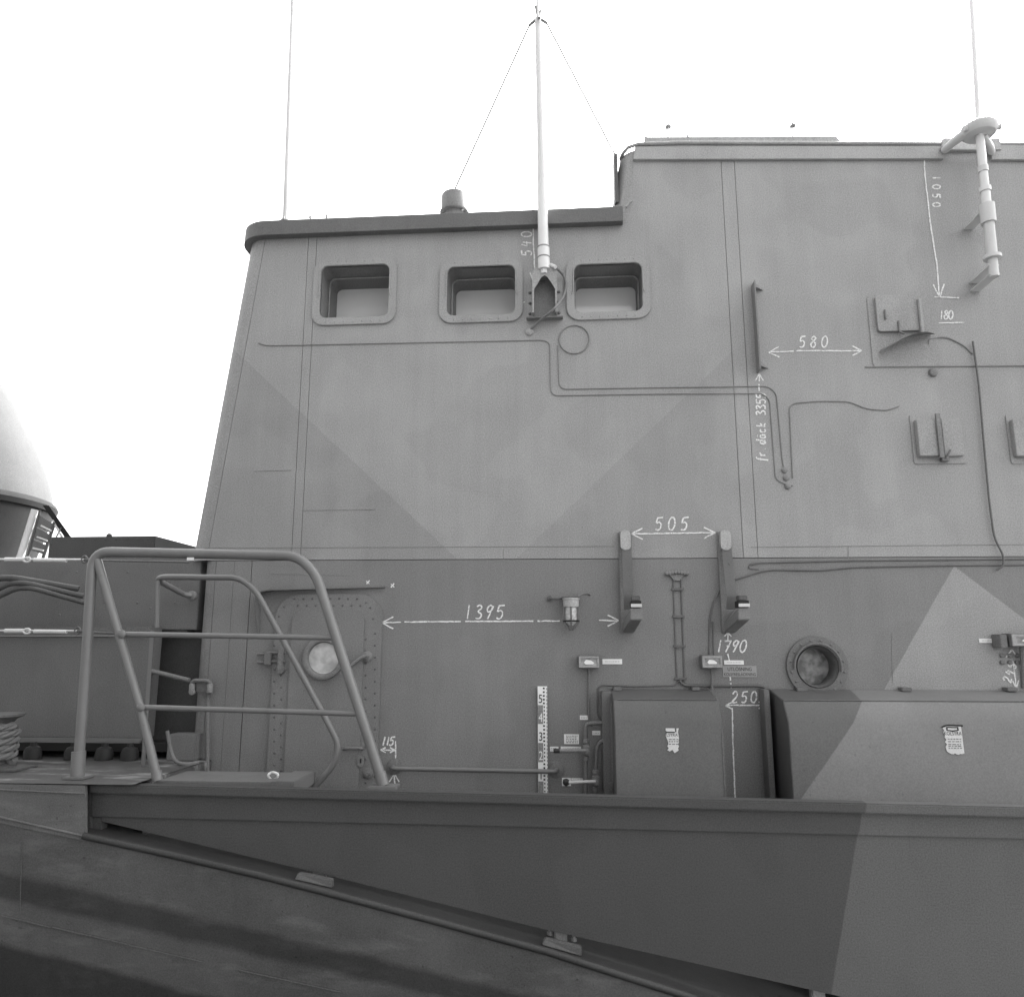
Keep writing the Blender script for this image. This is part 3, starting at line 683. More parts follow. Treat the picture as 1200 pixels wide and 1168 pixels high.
# ------------------------------------------------------------------ bulkhead lamp
lc = W(669, 705, -.09); lz = lambda py: W(669, py, -.09).z
lamp = thing('bulkhead_lamp', 'small caged glass bulkhead lamp on the wall left of the hook brackets', 'lamp', (lc.x, 0, lz(735)))
MB().lathe((lc.x, -.09, lz(711)), (0, 0, 1), [(0, 0), (.044, 0), (.046, .01), (.046, .04), (.05, .042), (.05, .05), (0, .055)], 24).build('housing', 'light', lamp)
MB().box(lc.x-.055, lc.x+.05, -.10, -.001, lz(700.5), lz(698.8)).build('bracket', 'dark', lamp)
MB().lathe((lc.x, -.09, lz(733.5)), (0, 0, 1), [(0, 0), (.018, .006), (.03, .02), (.034, .04), (.034, .118)], 24).build('globe', 'lampglass', lamp)
m = MB()
for k in range(5):
    a_ = 2*math.pi*k/5+.95; q = V((math.cos(a_), math.sin(a_), 0))
    m.tube([V((lc.x, -.09, lz(711)))+q*.046, V((lc.x, -.09, lz(731)))+q*.043, V((lc.x, -.09, lz(738)))+q*.012], .0045, 6)
m.build('cage', 'low', lamp)
MB().tube([V((lc.x+.045*math.cos(k*math.pi/12), -.09+.045*math.sin(k*math.pi/12), lz(727.5))) for k in range(25)], .0045, 6, cap=False).build('cage_ring', 'black', lamp)
MB().tube(fillet([W(643, 701, -.01), W(648, 701.5, -.03), W(655, 702, -.04), W(661, 700, -.06)], .03), .006, 7).build('cable', 'dark', lamp)
MB().tube(fillet([W(677, 699, -.05), W(683, 695.5, -.03), W(689, 695, -.01), W(692, 697, -.002)], .03), .005, 7).build('cable', 'low', lamp)
c = W(644, 701); MB().lathe((c.x, 0, c.z), (0, -1, 0), [(.016, 0), (.016, .015), (0, .02)], 12).build('cable_gland', 'dark', lamp)

# ------------------------------------------------------------------ switch boxes with small windows
def switch_box(rect, d, label, pane_rect):
    x0, z0, x1, z1 = prect(*rect, -d)
    th = thing('switch_box', label, 'switch box', ((x0+x1)/2, 0, z0), 'switch boxes with windows on the wall')
    MB().box(x0, x1, -d, -.001, z0, z1).build('case', 'low', th, bevel=.005)
    px0, pz0, px1, pz1 = prect(*pane_rect, -d)
    MB().prism([(x0+.004, z0+.004), (x1-.004, z0+.004), (x1-.004, z1-.004), (x0+.004, z1-.004)], -d-.012, -d-.0005, [[(px0, pz0), (px1, pz0), (px1, pz1), (px0, pz1)]]).build('bezel', 'frame', th, bevel=.002)
    MB().box(px0-.001, px1+.001, -d-.004, -d-.0008, pz0-.001, pz1+.001).build('window_pane', 'portglass', th)
    x_, z_ = (px0+px1)/2, (pz0+pz1)/2; w_ = (px1-px0)*.32; h_ = (pz1-pz0)*.3
    MB().prism([(x_-w_, z_-h_*.2), (x_-w_*.6, z_+h_), (x_+w_*.4, z_+h_*.7), (x_+w_, z_-h_*.3), (x_+w_*.8, z_-h_), (x_-w_*.7, z_-h_)], -d-.006, -d-.0045).build('window_label', 'label', th)
    return th
b1 = switch_box((677.5, 768, 703, 783), .07, 'small switch box with window left of the locker top, pipe below it', (681, 771, 699.5, 780))
MB().tube(fillet([W(690, 783, -.03), W(690, 838, -.012), W(691, 845, -.012), W(694, 851, -.012)], .04), .007, 8).build('pipe', 'low', b1)
b2 = switch_box((822, 767.5, 847, 783), .07, 'small switch box with window just left of the UTLÖSNING label', (825.5, 771, 843.5, 779.5))
MB().tube([W(834, 783, -.03), W(834.5, 808, -.03)], .008, 8).build('pipe', 'low', b2)
b3 = switch_box((1184, 742, 1232, 757.5), .10, 'deeper switch box with window at the right edge above the chalked 245', (1190, 746, 1228, 754))
MB().tube(fillet([W(1197, 757, -.05), W(1197, 765, -.04), W(1199, 790, -.01), W(1200, 806, -.01)], .04), .011, 8).build('pipe', 'low', b3)
MB().pbox(1172, 743, 1181, 759, -.09, -.001).build('side_case', 'low', b3, bevel=.004)
# cable glands under the third box
gr = thing('terminal_strip', 'row of small cable terminals under the right edge switch box', 'terminal strip', W(1185, 776))
for k in range(4):
    for j in range(2):
        c = W(1174+k*9, 768+j*8); MB().lathe((c.x, 0, c.z), (0, -1, 0), [(.013, 0), (.013, .012), (.008, .016), (0, .016)], 8).build('terminal', 'mid', gr)

def label_plate(rect, label, rows=2, mat='label', y=-.001):
    x0, z0, x1, z1 = prect(*rect, y)
    o = MB().box(x0, x1, y-.003, y, z0, z1).build('label_plate', mat, None, at=((x0+x1)/2, y, z0)); tag(o, label, 'label plate', 'small white label plates on the wall')
    m = MB(); h = z1-z0
    for k in range(rows):
        zz = z1-h*(k+1)/(rows+1); xx = x0+(x1-x0)*.14
        while xx < x1-(x1-x0)*.14:
            l_ = random.uniform(.004, .014); m.box(xx, min(xx+l_, x1-.008), y-.0042, y-.0032, zz-h*.045, zz+h*.045); xx += l_+.004
    m.build('print', 'inkgrey', o, stuff=True); return o
label_plate((706, 772, 729, 778), 'white label strip right of the left switch box', 1)
label_plate((848.5, 773.5, 871.5, 778.5), 'narrow white label strip right of the middle switch box, above the UTLÖSNING sign', 1)
label_plate((1147, 748, 1170.5, 753), 'white label strip left of the switch box at the right edge', 1)
label_plate((679.5, 838, 689, 843), 'tiny white label plate on the wall above the pipe valves', 2)
label_plate((661, 860, 678.5, 871.5), 'largest white label plate, close above the upper valve lever', 5)
label_plate((644.5, 874.5, 654.5, 880), 'short white label plate at the tip of the upper lever by the measuring staff', 2)
label_plate((657, 874.5, 681, 877.5), 'long thin white label strip right behind the upper valve lever', 1)
label_plate((694, 856, 703.5, 861), 'tiny white label plate beside the locker flange, right of the upper valve', 1)
label_plate((658.5, 911, 669, 920.5), 'white label plate behind the black knob of the lower lever', 3)
label_plate((669.5, 911.5, 683, 914), 'thin white label strip above the lower valve lever', 1)
x0, z0, x1, z1 = prect(847, 780, 886.5, 793)
sg = MB().box(x0, x1, -.004, -.001, z0, z1).build('release_sign', 'greylabel', None); tag(sg, 'faded grey sign reading UTLÖSNING below the white label strip', 'sign')
text_mesh('UTLÖSNING', (x0+x1)/2, z1-.028, .021, -.0052, 'ink', sg, wscale=.85)
text_mesh('KOLSYRESLÄCKNING', (x0+x1)/2, z0+.007, .0175, -.0052, 'ink', sg, wscale=.78)

# ------------------------------------------------------------------ valves by the locker
def valve(bx, by, tip, label, pipe_up, pipe_dn, knob):
    c = W(bx, by, -.07); th = thing('ball_valve', label, 'valve', (c.x, 0, c.z), 'lever valves left of the locker')
    MB().pbox(bx-4, by-7, bx+4.5, by+6, -.10, -.05).build('valve_body', 'mid', th, bevel=.008)
    MB().tube(fillet([W(*q, -.07) for q in pipe_up], .10, 8), .0115, 10).build('pipe', 'low', th)
    MB().tube([W(*q, -.07) for q in pipe_dn], .0125, 10).build('pipe', 'low', th)
    for yy in (by-11, by+9): 
        q = W(bx, yy, -.07); MB().lathe(q-V((0, 0, .012)), (0, 0, 1), [(.012, 0), (.019, .002), (.019, .022), (.012, .024)], 6).build('union_nut', 'mid', th)
    MB().lathe((c.x, -.10, c.z), (0, -1, 0), [(.014, 0), (.014, .018), (0, .02)], 12).build('stem', 'mid', th)
    p, q = W(bx, by+.3, -.115), W(tip[0], tip[1], -.12)
    MB().tube([p, q], .0085 if knob else .011, 8).build('lever', 'galv' if knob else 'mid', th)
    if knob: MB().lathe(q+V((0, .005, 0)), (0, -1, 0), [(.0, -.012), (.016, -.008), (.02, 0), (.016, .012), (0, .017)], 14).build('knob', 'hand', th)
    else: MB().tube([q-V((.035, 0, 0)), q], .0125, 8).build('grip', 'hand', th)
valve(687, 879, (656, 879.5), 'upper lever valve with long grey lever, beside the largest white label plate', [(686.5, 868), (686.5, 848), (697, 847), (712, 847)], [(686.5, 886), (686.5, 945)], False)
valve(698, 915, (663.5, 916.5), 'lower lever valve with black knob, close to the locker corner', [(698, 905), (699, 878), (703, 869), (712, 866)], [(698, 922), (698, 945)], True)
c = W(650, 901); 

# ------------------------------------------------------------------ measuring staff
sx0, sz0, sx1, sz1 = prect(630.5, 804, 641.8, 960, -.03)
sz0 = -.05
st = thing('measuring_staff', 'white and black graduated measuring staff leaning upright against the wall', 'measuring staff', ((sx0+sx1)/2, -.03, sz0))
MB().box(sx0, sx1, -.03, -.012, sz0, sz1).build('board', 'label', st)
dm = .105; w_ = sx1-sx0; k = 0; z = sz1
m = MB(); m2 = MB()
while z > sz0+.01:
    if k % 2 == 1: m.box(sx0+.001, sx0+w_*.55, -.0315, -.0301, max(z-dm, sz0), z)
    for j in range(5):
        zz = z-dm*(j+.75)/5
        if zz > sz0+.02: m2.box(sx0+w_*(.62 if k % 2 else .55), sx0+w_*.74, -.0315, -.0301, zz, zz+dm*.09); m2.box(sx0+w_*.93, sx1-.001, -.0315, -.0301, zz-dm*.05, zz+dm*.07)
    z -= dm; k += 1
m.build('graduation_block', 'inkgrey', st, stuff=True); m2.build('graduation_tick', 'ink', st, stuff=True)
for k_, tx in enumerate('54321'):
    zz = sz1-dm*(k_+1)+.012
    text_mesh(tx, sx0+w_*.3, zz, .05, -.0325, 'ink' if k_ % 2 == 0 else 'label', st, wscale=.75)

# ------------------------------------------------------------------ antenna mast in front of the bridge
YM = -.10
mb = W(637.5, 318, YM); zt_ = W(630.5, 22, YM)
mast = thing('antenna_mast', 'tall white tubular antenna mast standing on an arched wall bracket between bridge windows', 'antenna', (mb.x, YM, W(638, 376, YM).z))
ax0, az0, ax1, az1 = prect(617, 318, 659, 376, YM*.8)
def niche():
    x0, z0, x1, z1 = prect(620, 320, 657, 375, -.005); cx = (x0+x1)/2; w = x1-x0
    for sx in (0, 1):
        xa = x0-.012 if sx == 0 else x1-.03
        MB().box(xa, xa+.042, -.014, -.001, z0-.0, z1-.06).build('bracket_flange', 'frame', mast, bevel=.002)
        m = MB()
        for kz in range(3): m.dome((xa+.018, -.0145, lerp(z0+.04, z1-.14, kz/2)), .011, seg=8)
        m.build('bolts', 'dark', mast, stuff=True)
    # arch: side cheeks plus pointed front opening
    yo = -.11; ox0, ox1 = x0+.025, x1-.022
    zf1 = z1-.01; 
    outer = [(ox0, z0+.01), (ox1, z0+.01), (ox1, zf1-.03), (lerp(ox0, ox1, .8), zf1), (lerp(ox0, ox1, .2), zf1), (ox0, zf1-.03)]
    outer = [(ox0, z0+.006), (ox0+.012, z0+.006), (ox0+.012, zf1-.15), (lerp(ox0, ox1, .26), zf1-.10), (lerp(ox0, ox1, .38), zf1-.07), (lerp(ox0, ox1, .5), zf1-.058), (lerp(ox0, ox1, .62), zf1-.07), (lerp(ox0, ox1, .74), zf1-.10), (ox1-.012, zf1-.15), (ox1-.012, z0+.006), (ox1, z0+.006)]+outer[2:]
    MB().box(ox0+.012, ox1-.012, -.02, -.001, z0+.006, zf1-.05).build('back_plate', 'mid', mast)
    MB().prism(outer, yo, yo+.01).build('arch_plate', 'frame', mast)
    MB().box(ox0, ox0+.01, yo+.011, -.001, z0+.01, zf1-.03).build('cheek', 'frame', mast)
    MB().box(ox1-.01, ox1, yo+.011, -.001, z0+.01, zf1-.03).build('cheek', 'frame', mast)
    MB().prism([(lerp(ox0, ox1, .2), zf1), (lerp(ox0, ox1, .8), zf1), (ox1, zf1-.03), (ox1, zf1-.045), (ox0, zf1-.045), (ox0, zf1-.03)], yo+.011, -.001).build('bracket_top', 'frame', mast)
    MB().box(x0-.015, x1+.012, yo*.5, -.0145, z0-.004, z0+.004).build('foot_ledge', 'mid', mast)
niche()
tilt = lambda z: lerp(mb.x, zt_.x, (z-mb.z)/(zt_.z-mb.z))
zz = lambda py: W(636, py, YM).z
MB().tube([V((tilt(zz(290)), YM, zz(290))), V((tilt(zz(160)), YM, zz(160)))], .034, 20, r1=.027).build('lower_tube', 'white', mast)
MB().tube([V((tilt(zz(160)), YM, zz(160))), V((tilt(zz(22)), YM, zz(22)))], .026, 20, r1=.023).build('upper_tube', 'white', mast)
MB().tube([V((tilt(zz(316)), YM, zz(316))), V((tilt(zz(289)), YM, zz(289)))], .038, 20).build('base_insulator', 'white', mast)
MB().tube([V((tilt(zz(303)), YM, zz(303))), V((tilt(zz(301.5)), YM, zz(301.5)))], .0392, 20).build('band', 'inkgrey', mast)
MB().tube([V((tilt(zz(291)), YM, zz(291))), V((tilt(zz(289.5)), YM, zz(289.5)))], .0392, 20).build('band', 'inkgrey', mast)
MB().tube([V((tilt(zz(321)), YM, zz(321))), V((tilt(zz(316.2)), YM, zz(316.2)))], .022, 16).build('foot', 'white', mast)
top = V((tilt(zz(22)), YM, zz(22)))
for q in ((-.06, 0, -.05), (.06, 0, -.04), (.01, -.06, -.05), (0, .06, -.05)):
    MB().tube([top+V((0, 0, .01)), top+V(q)], .010, 8).build('guy_lug', 'mid', mast)
MB().tube([top, top+V((-.015, 0, .10))], .009, 8).build('top_clamp', 'mid', mast); MB().tube([top, top+V((.022, 0, .07))], .007, 8).build('top_clamp', 'mid', mast)
MB().tube([top+V((0, 0, .0)), top+V((.0, 0, 3.0))], .012, 10, r1=.006).build('upper_whip', 'white', mast)
# feed cable
MB().tube(fillet([W(646, 311, YM), W(652, 314, -.12), W(660, 322, -.03), W(664, 332, -.02), W(661, 347, -.03), W(650, 362, -.21), W(632, 376, -.05), W(621, 387, -.008)], .07, 6), .0085, 8).build('feed_cable', 'mid', mast)
c = W(620.5, 389); MB().lathe((c.x, 0, c.z), (0, -1, 0), [(.026, 0), (.026, .012), (.012, .02), (0, .02)], 14).build('cable_gland', 'frame', mast)
MB().tube([W(645, 310.5, YM), W(651, 313, -.13)], .012, 8).build('connector', 'white', mast)
def guy(a, b, label):
    tag(MB().tube([a, b], .006, 5).build('guy_wire', 'mid'), label, 'guy wire', 'thin guy wires of the antenna mast')
vt = W(533, 222, .32)
guy(top+V((-.06, 0, -.05)), vt, 'thin left guy wire from the mast top down to the mushroom vent')
guy(top+V((.06, 0, -.04)), W(722, 184, .06), 'thin right guy wire from the mast top down to the upper house corner')

# mushroom vent on the bridge roof
vz = lambda py: W(533, py+7, .32).z; vx = vt.x
vent = thing('mushroom_vent', 'dark grey mushroom vent standing on the bridge roof', 'vent', (vx, .32, ZR+.03))
MB().lathe((vx, .32, ZR+.031), (0, 0, 1), [(.075, 0), (.075, vz(236)-ZR), (0, vz(236)-ZR)], 28).build('pipe', 'mid', vent)
MB().lathe((vx, .32, vz(243.5)), (0, 0, 1), [(.06, .0), (.102, .0), (.104, .008), (.094, .01), (.094, vz(224)-vz(243.5)), (.088, vz(222.5)-vz(243.5)), (0, vz(222)-vz(243.5))], 32).build('cap', 'mid', vent)
c = V((vx+.066, .26, vz(245))); MB().lathe(c, (0, -1, 0), [(.008, 0), (0, .006)], 8).build('bolt', 'white', vent)

# whip antennas
def whip(px0, py0, px1, py1, y, r0, r1, label, mat='white', dark=None):
    a, b = W(px0, py0, y), W(px1, py1, y); b = a+(b-a)*1.25
    th = thing('whip_antenna', label, 'antenna', a, 'whip antennas against the sky')
    MB().tube([a, b], r0, 10, r1=r1).build('rod', mat, th)
    if dark:
        q = W(*dark, y); MB().lathe(q-V((0, 0, .012)), (0, 0, 1), [(.01, 0), (.024, .006), (.024, .018), (.014, .024), (0, .024)], 16).build('collar', 'mid', th)
    else: MB().lathe(a-V((0, 0, .02)), (0, 0, 1), [(.05, 0), (.05, .03), (.03, .05), (0, .05)], 16).build('base', 'mid', th)
    return th
whip(334.5, 262, 343, 0, .8, .024, .014, 'thin pale whip antenna rising from the left end of the bridge roof', 'galv')
whip(783, 175, 783, 149, .7, .007, .006, 'short white rod with a dark collar above the upper house roof, left of two', 'white', (783, 149))
whip(929, 175, 926, 0, .7, .007, .004, 'thin white rod with a dark collar above the upper house roof, right of two', 'white', (929, 148))

# right antenna with ring head
YA = -.22
za = lambda py: W(1150, py, YA).z; xa_ = lambda py: W(1147+(py-150)*.105, py, YA).x
ra = thing('ring_antenna', 'white antenna with ring shaped head on a slanting arm at the upper right', 'antenna', (xa_(240), YA, za(245)))
hz = za(154); hc = V((xa_(147), YA, hz))
MB().lathe(hc, (0, 0, 1), [(0, -.03), (.085, -.028), (.1, -.012), (.104, .022), (.092, .034), (.086, .026), (.07, .02), (0, .02)], 32).build('head', 'whitegrey', ra)
MB().lathe(hc, (0, 0, 1), [(0, .021), (.06, .021), (.066, .05), (.05, .062), (0, .064)], 28).build('insulator', 'white', ra)
for a_ in (20, 160): MB().lathe(hc+V((.098*math.cos(R(a_)), -.09*math.sin(R(a_)), 0)), (math.cos(R(a_)), -math.sin(R(a_)), 0), [(.018, 0), (.018, .02), (0, .024)], 10).build('lug', 'whitegrey', ra)
arm = [W(1133, 155, YA), W(1118, 166, -.14), W(1107, 176, -.03)]
MB().tube(arm, .03, 12, r1=.024).build('arm', 'whitegrey', ra)
MB().tube([W(1152, 158, YA), W(1160, 172, -.12), W(1162, 178, -.03)], .022, 12).build('arm', 'whitegrey', ra)
def seg(p0, p1, r, mat, nm): MB().tube([V((xa_(p0), YA, za(p0))), V((xa_(p1), YA, za(p1)))], r, 18).build(nm, mat, ra)
seg(158, 196, .024, 'white', 'tube'); seg(195.8, 202, .029, 'whitegrey', 'coupling'); seg(202.2, 220, .024, 'white', 'tube'); seg(219.8, 225, .033, 'white', 'coupling'); seg(225.2, 240, .026, 'white', 'tube')
seg(240.2, 262, .042, 'whitegrey', 'base_pot'); seg(262.2, 300, .03, 'whitegrey', 'lower_tube'); seg(300.2, 304, .05, 'whitegrey', 'flange'); seg(304.2, 325, .026, 'whitegrey', 'lower_tube')
for py in (246, 312, 322): 
    q = V((xa_(py), YA, za(py))); MB().box(q.x-.03, q.x+.03, YA-.01, -.001, q.z-.006, q.z+.006).build('wall_bracket', 'whitegrey', ra, bevel=.003)
MB().tube([hc+V((0, 0, .05)), hc+V((.13, 0, 2.2))], .016, 10, r1=.01).build('whip', 'white', ra)

# ------------------------------------------------------------------ bulwark screen outboard of the side deck
YP = -.75
rail_px = [(-140, 925), (0, 957), (98, 979), (200, 1001), (300, 1024), (390, 1047), (500, 1076), (640, 1114), (800, 1165), (1000, 1236), (1300, 1350)]
YH = -.85
RAILW = [W(px, py, YH) for px, py in rail_px]
a_, b_, i3 = xz(W(1010, 945, YP)), xz(W(975, 1160, YP)), xz(W(1100, 1050, YP))
M['screen'] = paint('screen_paint', .064, regions=[([half_plane(a_, b_, i3)], .105)], streak=.04, mott=.06)
def RAILZ(x):
    i = next((k for k in range(len(RAILW)-1) if RAILW[k].x <= x <= RAILW[k+1].x), len(RAILW)-2); a, b = RAILW[i], RAILW[i+1]
    return lerp(a.z, b.z, (x-a.x)/(b.x-a.x))
screen = thing('bulwark_screen', 'long grey steel bulwark screen with wedge shaped lower edge, light camouflage patch at right', 'bulwark', (W(105, 960, YP).x, YP, W(105, 975, YP).z))
top_l, top_r = W(119, 946, YP), W(1420, 976, YP)
lower = [(119, 962), (350, 1017), (480, 1049), (640, 1089), (800, 1125), (980, 1166), (1200, 1217), (1420, 1270)]
MB().prism([xz(top_l), xz(top_r)]+[xz(W(px, py, YP)) for px, py in lower[::-1]], YP, YP+.008).build('panel', 'screen', screen)
# two overlapping upper strakes, each a little prouder
def strake(t0, t1, b1_, b0, y0, y1, nm, bev): MB().prism([xz(W(*q, y0)) for q in (t0, t1, b1_, b0)], y0, y1).build(nm, 'screen', screen, bevel=bev)
strake((107, 924), (1420, 956), (1420, 988), (107, 956.5), YP-.014, YP-.001, 'strake', .002)
strake((104, 918.5), (1420, 951), (1420, 964), (104, 929), YP-.05, YP+.02, 'top_rail', .006)
MB().prism([xz(W(*q, YP-.01)) for q in ((100, 921), (107, 921), (107, 975), (100, 975))], YP-.012, YP+.06).build('end_post', 'screen', screen, bevel=.003)
MB().prism([xz(W(*q, YP)) for q in ((107.6, 956.8), (118.6, 957), (118.6, 975), (107.6, 973))], YP+.0, YP+.05).build('end_gusset', 'screen', screen)
for px in (372, 657, 960):
    i = next(k for k in range(len(lower)-1) if lower[k][0] <= px <= lower[k+1][0])
    t = (px-lower[i][0])/(lower[i+1][0]-lower[i][0]); py = lerp(lower[i][1], lower[i+1][1], t)
    q = W(px, py, YP); 
    fo = MB().box(q.x-.03, q.x+.03, YP+.01, YP+.06, q.z-.085, q.z+.02).build('support_foot', 'mid', screen, bevel=.006)
    zr = RAILZ(q.x); sl = RAILZ(q.x+.1)-RAILZ(q.x-.1)
    MB().quadbox([V((q.x-.085, YH+.02, zr-sl*.42+.012)), V((q.x+.095, YH+.03, zr+sl*.47+.012)), V((q.x+.095, YH+.03, zr+.042+sl*.3)), V((q.x-.07, YH+.03, zr+.046-sl*.25))],
                 [V((q.x-.085, YH+.06, zr-sl*.42+.012)), V((q.x+.095, YH+.06, zr+sl*.47+.012)), V((q.x+.095, YH+.06, zr+.042+sl*.3)), V((q.x-.07, YH+.06, zr+.046-sl*.25))]).build('foot_plate', 'dark', screen, bevel=.004)
    for sx in (-.05, .06): MB().lathe((q.x+sx, YP+.03, zr+.03-.22*sx), (0, 0, 1), [(.014, 0), (.014, .012), (.008, .014), (.008, .028), (0, .03)], 8).build('bolt', 'mid', screen)

# ------------------------------------------------------------------ hull side, side deck, foredeck
DN = V((0, .2, -1))
def rail_at(t):
    f_ = t*(len(RAILW)-1); i = min(int(f_), len(RAILW)-2); return RAILW[i].lerp(RAILW[i+1], f_-i)
p0, p1 = RAILW[2], RAILW[7]; HN = (p1-p0).cross(DN).normalized()
def Hs(px, py): return on_plane(px, py, p0, HN)
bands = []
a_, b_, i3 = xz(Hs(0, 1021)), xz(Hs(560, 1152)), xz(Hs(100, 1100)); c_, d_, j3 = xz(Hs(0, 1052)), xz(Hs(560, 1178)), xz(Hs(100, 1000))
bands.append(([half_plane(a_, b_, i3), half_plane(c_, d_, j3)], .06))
e_, f2, k3 = xz(Hs(0, 1104)), xz(Hs(300, 1182)), xz(Hs(0, 1150)); bands.append(([half_plane(e_, f2, k3)], .048))  # lower dark band: a shadow painted into the hull colour
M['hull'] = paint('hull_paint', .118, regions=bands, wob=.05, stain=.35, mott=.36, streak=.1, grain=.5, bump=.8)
hull = thing('ship_hull', 'dark grey ship hull side with sloping rubbing strake and darker bands, the lower one a shadow put into the colour', 'ship hull', RAILW[2])
def hull_fn(u, v):
    p = rail_at(u); d = 2.6*v
    return p+V((0, .004, -.006))+V((0, .2*d, -d))
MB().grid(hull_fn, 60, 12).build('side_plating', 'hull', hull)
MB().tube([p for p in RAILW[2:]], .017, 12).build('rubbing_strake', 'sidedeck', hull)
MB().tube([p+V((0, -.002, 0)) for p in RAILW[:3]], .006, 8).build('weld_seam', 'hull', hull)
m = MB(); m.grid(lambda u, v: rail_at(u)+V((0, .0+.86*v, .01)), 60, 2); dk = m.build('side_deck', 'sidedeck', None, kind='structure')
for q in (((0, 1072), (60, 1086)), ((62, 1086), (150, 1106)), ((152, 1107), (240, 1127)), ((280, 1136), (400, 1162))):
    MB().tube([Hs(*q[0])+V((0, -.003, 0)), Hs(*q[1])+V((0, -.003, 0))], .003, 6).build('weld_seam', 'dark', hull)
MB().tube([Hs(27, 985)+V((0, -.01, 0)), Hs(25, 1070)+V((0, -.01, 0))], .0025, 6).build('weld_seam', 'dark', hull)
# raised forward bulwark strake left of the screen and the foredeck behind it
zfd = W(60, 918, YH).z
xfd = W(180, 915, YH+.2).x
q0, q1 = W(-200, 918, YH), W(99.5, 921, YH)
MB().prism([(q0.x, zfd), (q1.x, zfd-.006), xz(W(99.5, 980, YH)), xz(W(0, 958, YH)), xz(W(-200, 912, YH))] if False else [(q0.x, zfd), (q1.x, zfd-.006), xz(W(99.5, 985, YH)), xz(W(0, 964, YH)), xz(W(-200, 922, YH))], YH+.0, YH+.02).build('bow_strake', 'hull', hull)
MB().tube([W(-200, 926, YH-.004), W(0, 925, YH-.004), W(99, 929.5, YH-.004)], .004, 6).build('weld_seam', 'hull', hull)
def fd_fn(u, v):
    x = lerp(W(-900, 900, 0).x, xfd, u); y = lerp(YH, 6.0, v**1.6); return V((x, y, zfd+.03*math.sin(v*2)*0))
MB().grid(fd_fn, 30, 20).build('foredeck', 'deck', None, kind='structure')
MB().box(xfd-.02, xfd, YP+.07, 0.1, ZB, zfd-.004).build('deck_step', 'deck', None, kind='structure')
MB().box(-1500, 1500, -700, 2500, -3.2, -2.4).build('water', 'water', None, kind='structure')
# the quay the photographer stands on and the shed added to shade the wall
zq = EYE-1.62
MB().box(-90, 90, -60, -2.3, -4, zq).build('quay', 'quay', None, kind='structure', bevel=.04)
shade_shed = thing('added_shade_shed', 'unseen long dark shed with a low gable roof facing the ship', 'shade_shed', (-20, -16, zq))
MB().box(-52, -.8, -24, -6.7, zq, zq+8.5).build('wall', 'shade_shed', shade_shed)
MB().quadbox([V((-52.6, -6.2, zq+8.3)), V((-52.6, -17.5, zq+10.9)), V((-52.6, -24.5, zq+8.3)), V((-52.6, -24.5, zq+8.52)), V((-52.6, -17.5, zq+11.15)), V((-52.6, -6.2, zq+8.52))][::1],
             [V((-.2, -6.2, zq+8.3)), V((-.2, -17.5, zq+10.9)), V((-.2, -24.5, zq+8.3)), V((-.2, -24.5, zq+8.52)), V((-.2, -17.5, zq+11.15)), V((-.2, -6.2, zq+8.52))]).build('roof', 'shade_shed', shade_shed)
for k in range(6):
    g_ = MB().box(-50+k*9, -46+k*9, -6.699, -6.63, zq+.02, zq+4.2).build('shade_shed_gate', 'dark', shade_shed)

# ------------------------------------------------------------------ gangway handrail and door ladder rail
YR = -.70
hr = thing('gangway_handrail', 'tall tubular steel gangway handrail with two mid rails and slanting end legs', 'handrail', W(92, 910, YR))
Rp = lambda px, py, y=YR: W(px, py, y)
MB().tube(fillet([Rp(91, 909), Rp(100, 790), Rp(109, 646), Rp(215, 648.5), Rp(348, 651), Rp(370, 672), Rp(448, 916)], .10, 7), .026, 16).build('main_tube', 'rail', hr)
MB().tube([Rp(113, 653), Rp(140, 745), Rp(165, 832), Rp(184, 910)], .022, 14).build('brace', 'rail', hr)
MB().tube([Rp(145, 743), Rp(389, 747)], .014, 12).build('mid_rail', 'rail', hr)
MB().tube([Rp(168, 828.5), Rp(420, 836)], .014, 12).build('mid_rail', 'rail', hr)
for p_ in ((145, 743), (167, 828.5)):
    q = Rp(*p_); MB().lathe(q-V((0, .016, 0)), (0, -1, 0), [(.022, 0), (.022, .006), (.012, .014), (0, .015)], 12).build('joint', 'rail', hr)
MB().tube([Rp(90.7, 912), Rp(92.3, 880)], .034, 16).build('socket', 'rail', hr)
MB().tube([Rp(184.5, 914), Rp(183, 903)], .026, 14).build('foot', 'rail', hr); MB().tube([Rp(449, 920), Rp(445, 905)], .03, 14).build('foot', 'rail', hr)
q = Rp(90, 913); MB().box(q.x-.05, q.x+.06, YR-.05, YR+.05, zfd+.001, zfd+.014).build('base_plate', 'rail', hr, bevel=.003)
q = Rp(450, 921); MB().box(q.x-.07, q.x+.07, YR-.05, YR+.05, q.z-.012, q.z+.006).build('base_plate', 'rail', hr, bevel=.003)
MB().pbox(219, 653, 227, 656.5, YR-.03, YR-.027).build('tape_mark', 'white', hr)
YI = -.30
ir = thing('door_rail', 'thinner curved handrail in front of the door, bent from the wall to the deck', 'handrail', W(175, 900, YI))
MB().tube(fillet([W(224, 698, -.02), W(215, 696, -.05), W(178, 676, YI), W(280, 676.5, YI), W(300, 692, YI), W(385, 848, YI), W(397, 872, YI), W(392, 895, YI), W(366, 925, YI)], .10, 7), .017, 12).build('curved_tube', 'rail', ir)
MB().tube([W(185, 680, YI), W(184, 735, YI)], .012, 8).build('stanchion', 'rail', ir)
MB().quadbox([W(176, 738, YI), W(181, 738, YI), W(170, 898, YI), W(165, 898, YI)], [W(176, 738, YI+.02), W(181, 738, YI+.02), W(170, 898, YI+.02), W(165, 898, YI+.02)]).build('stanchion', 'rail', ir, bevel=.003)
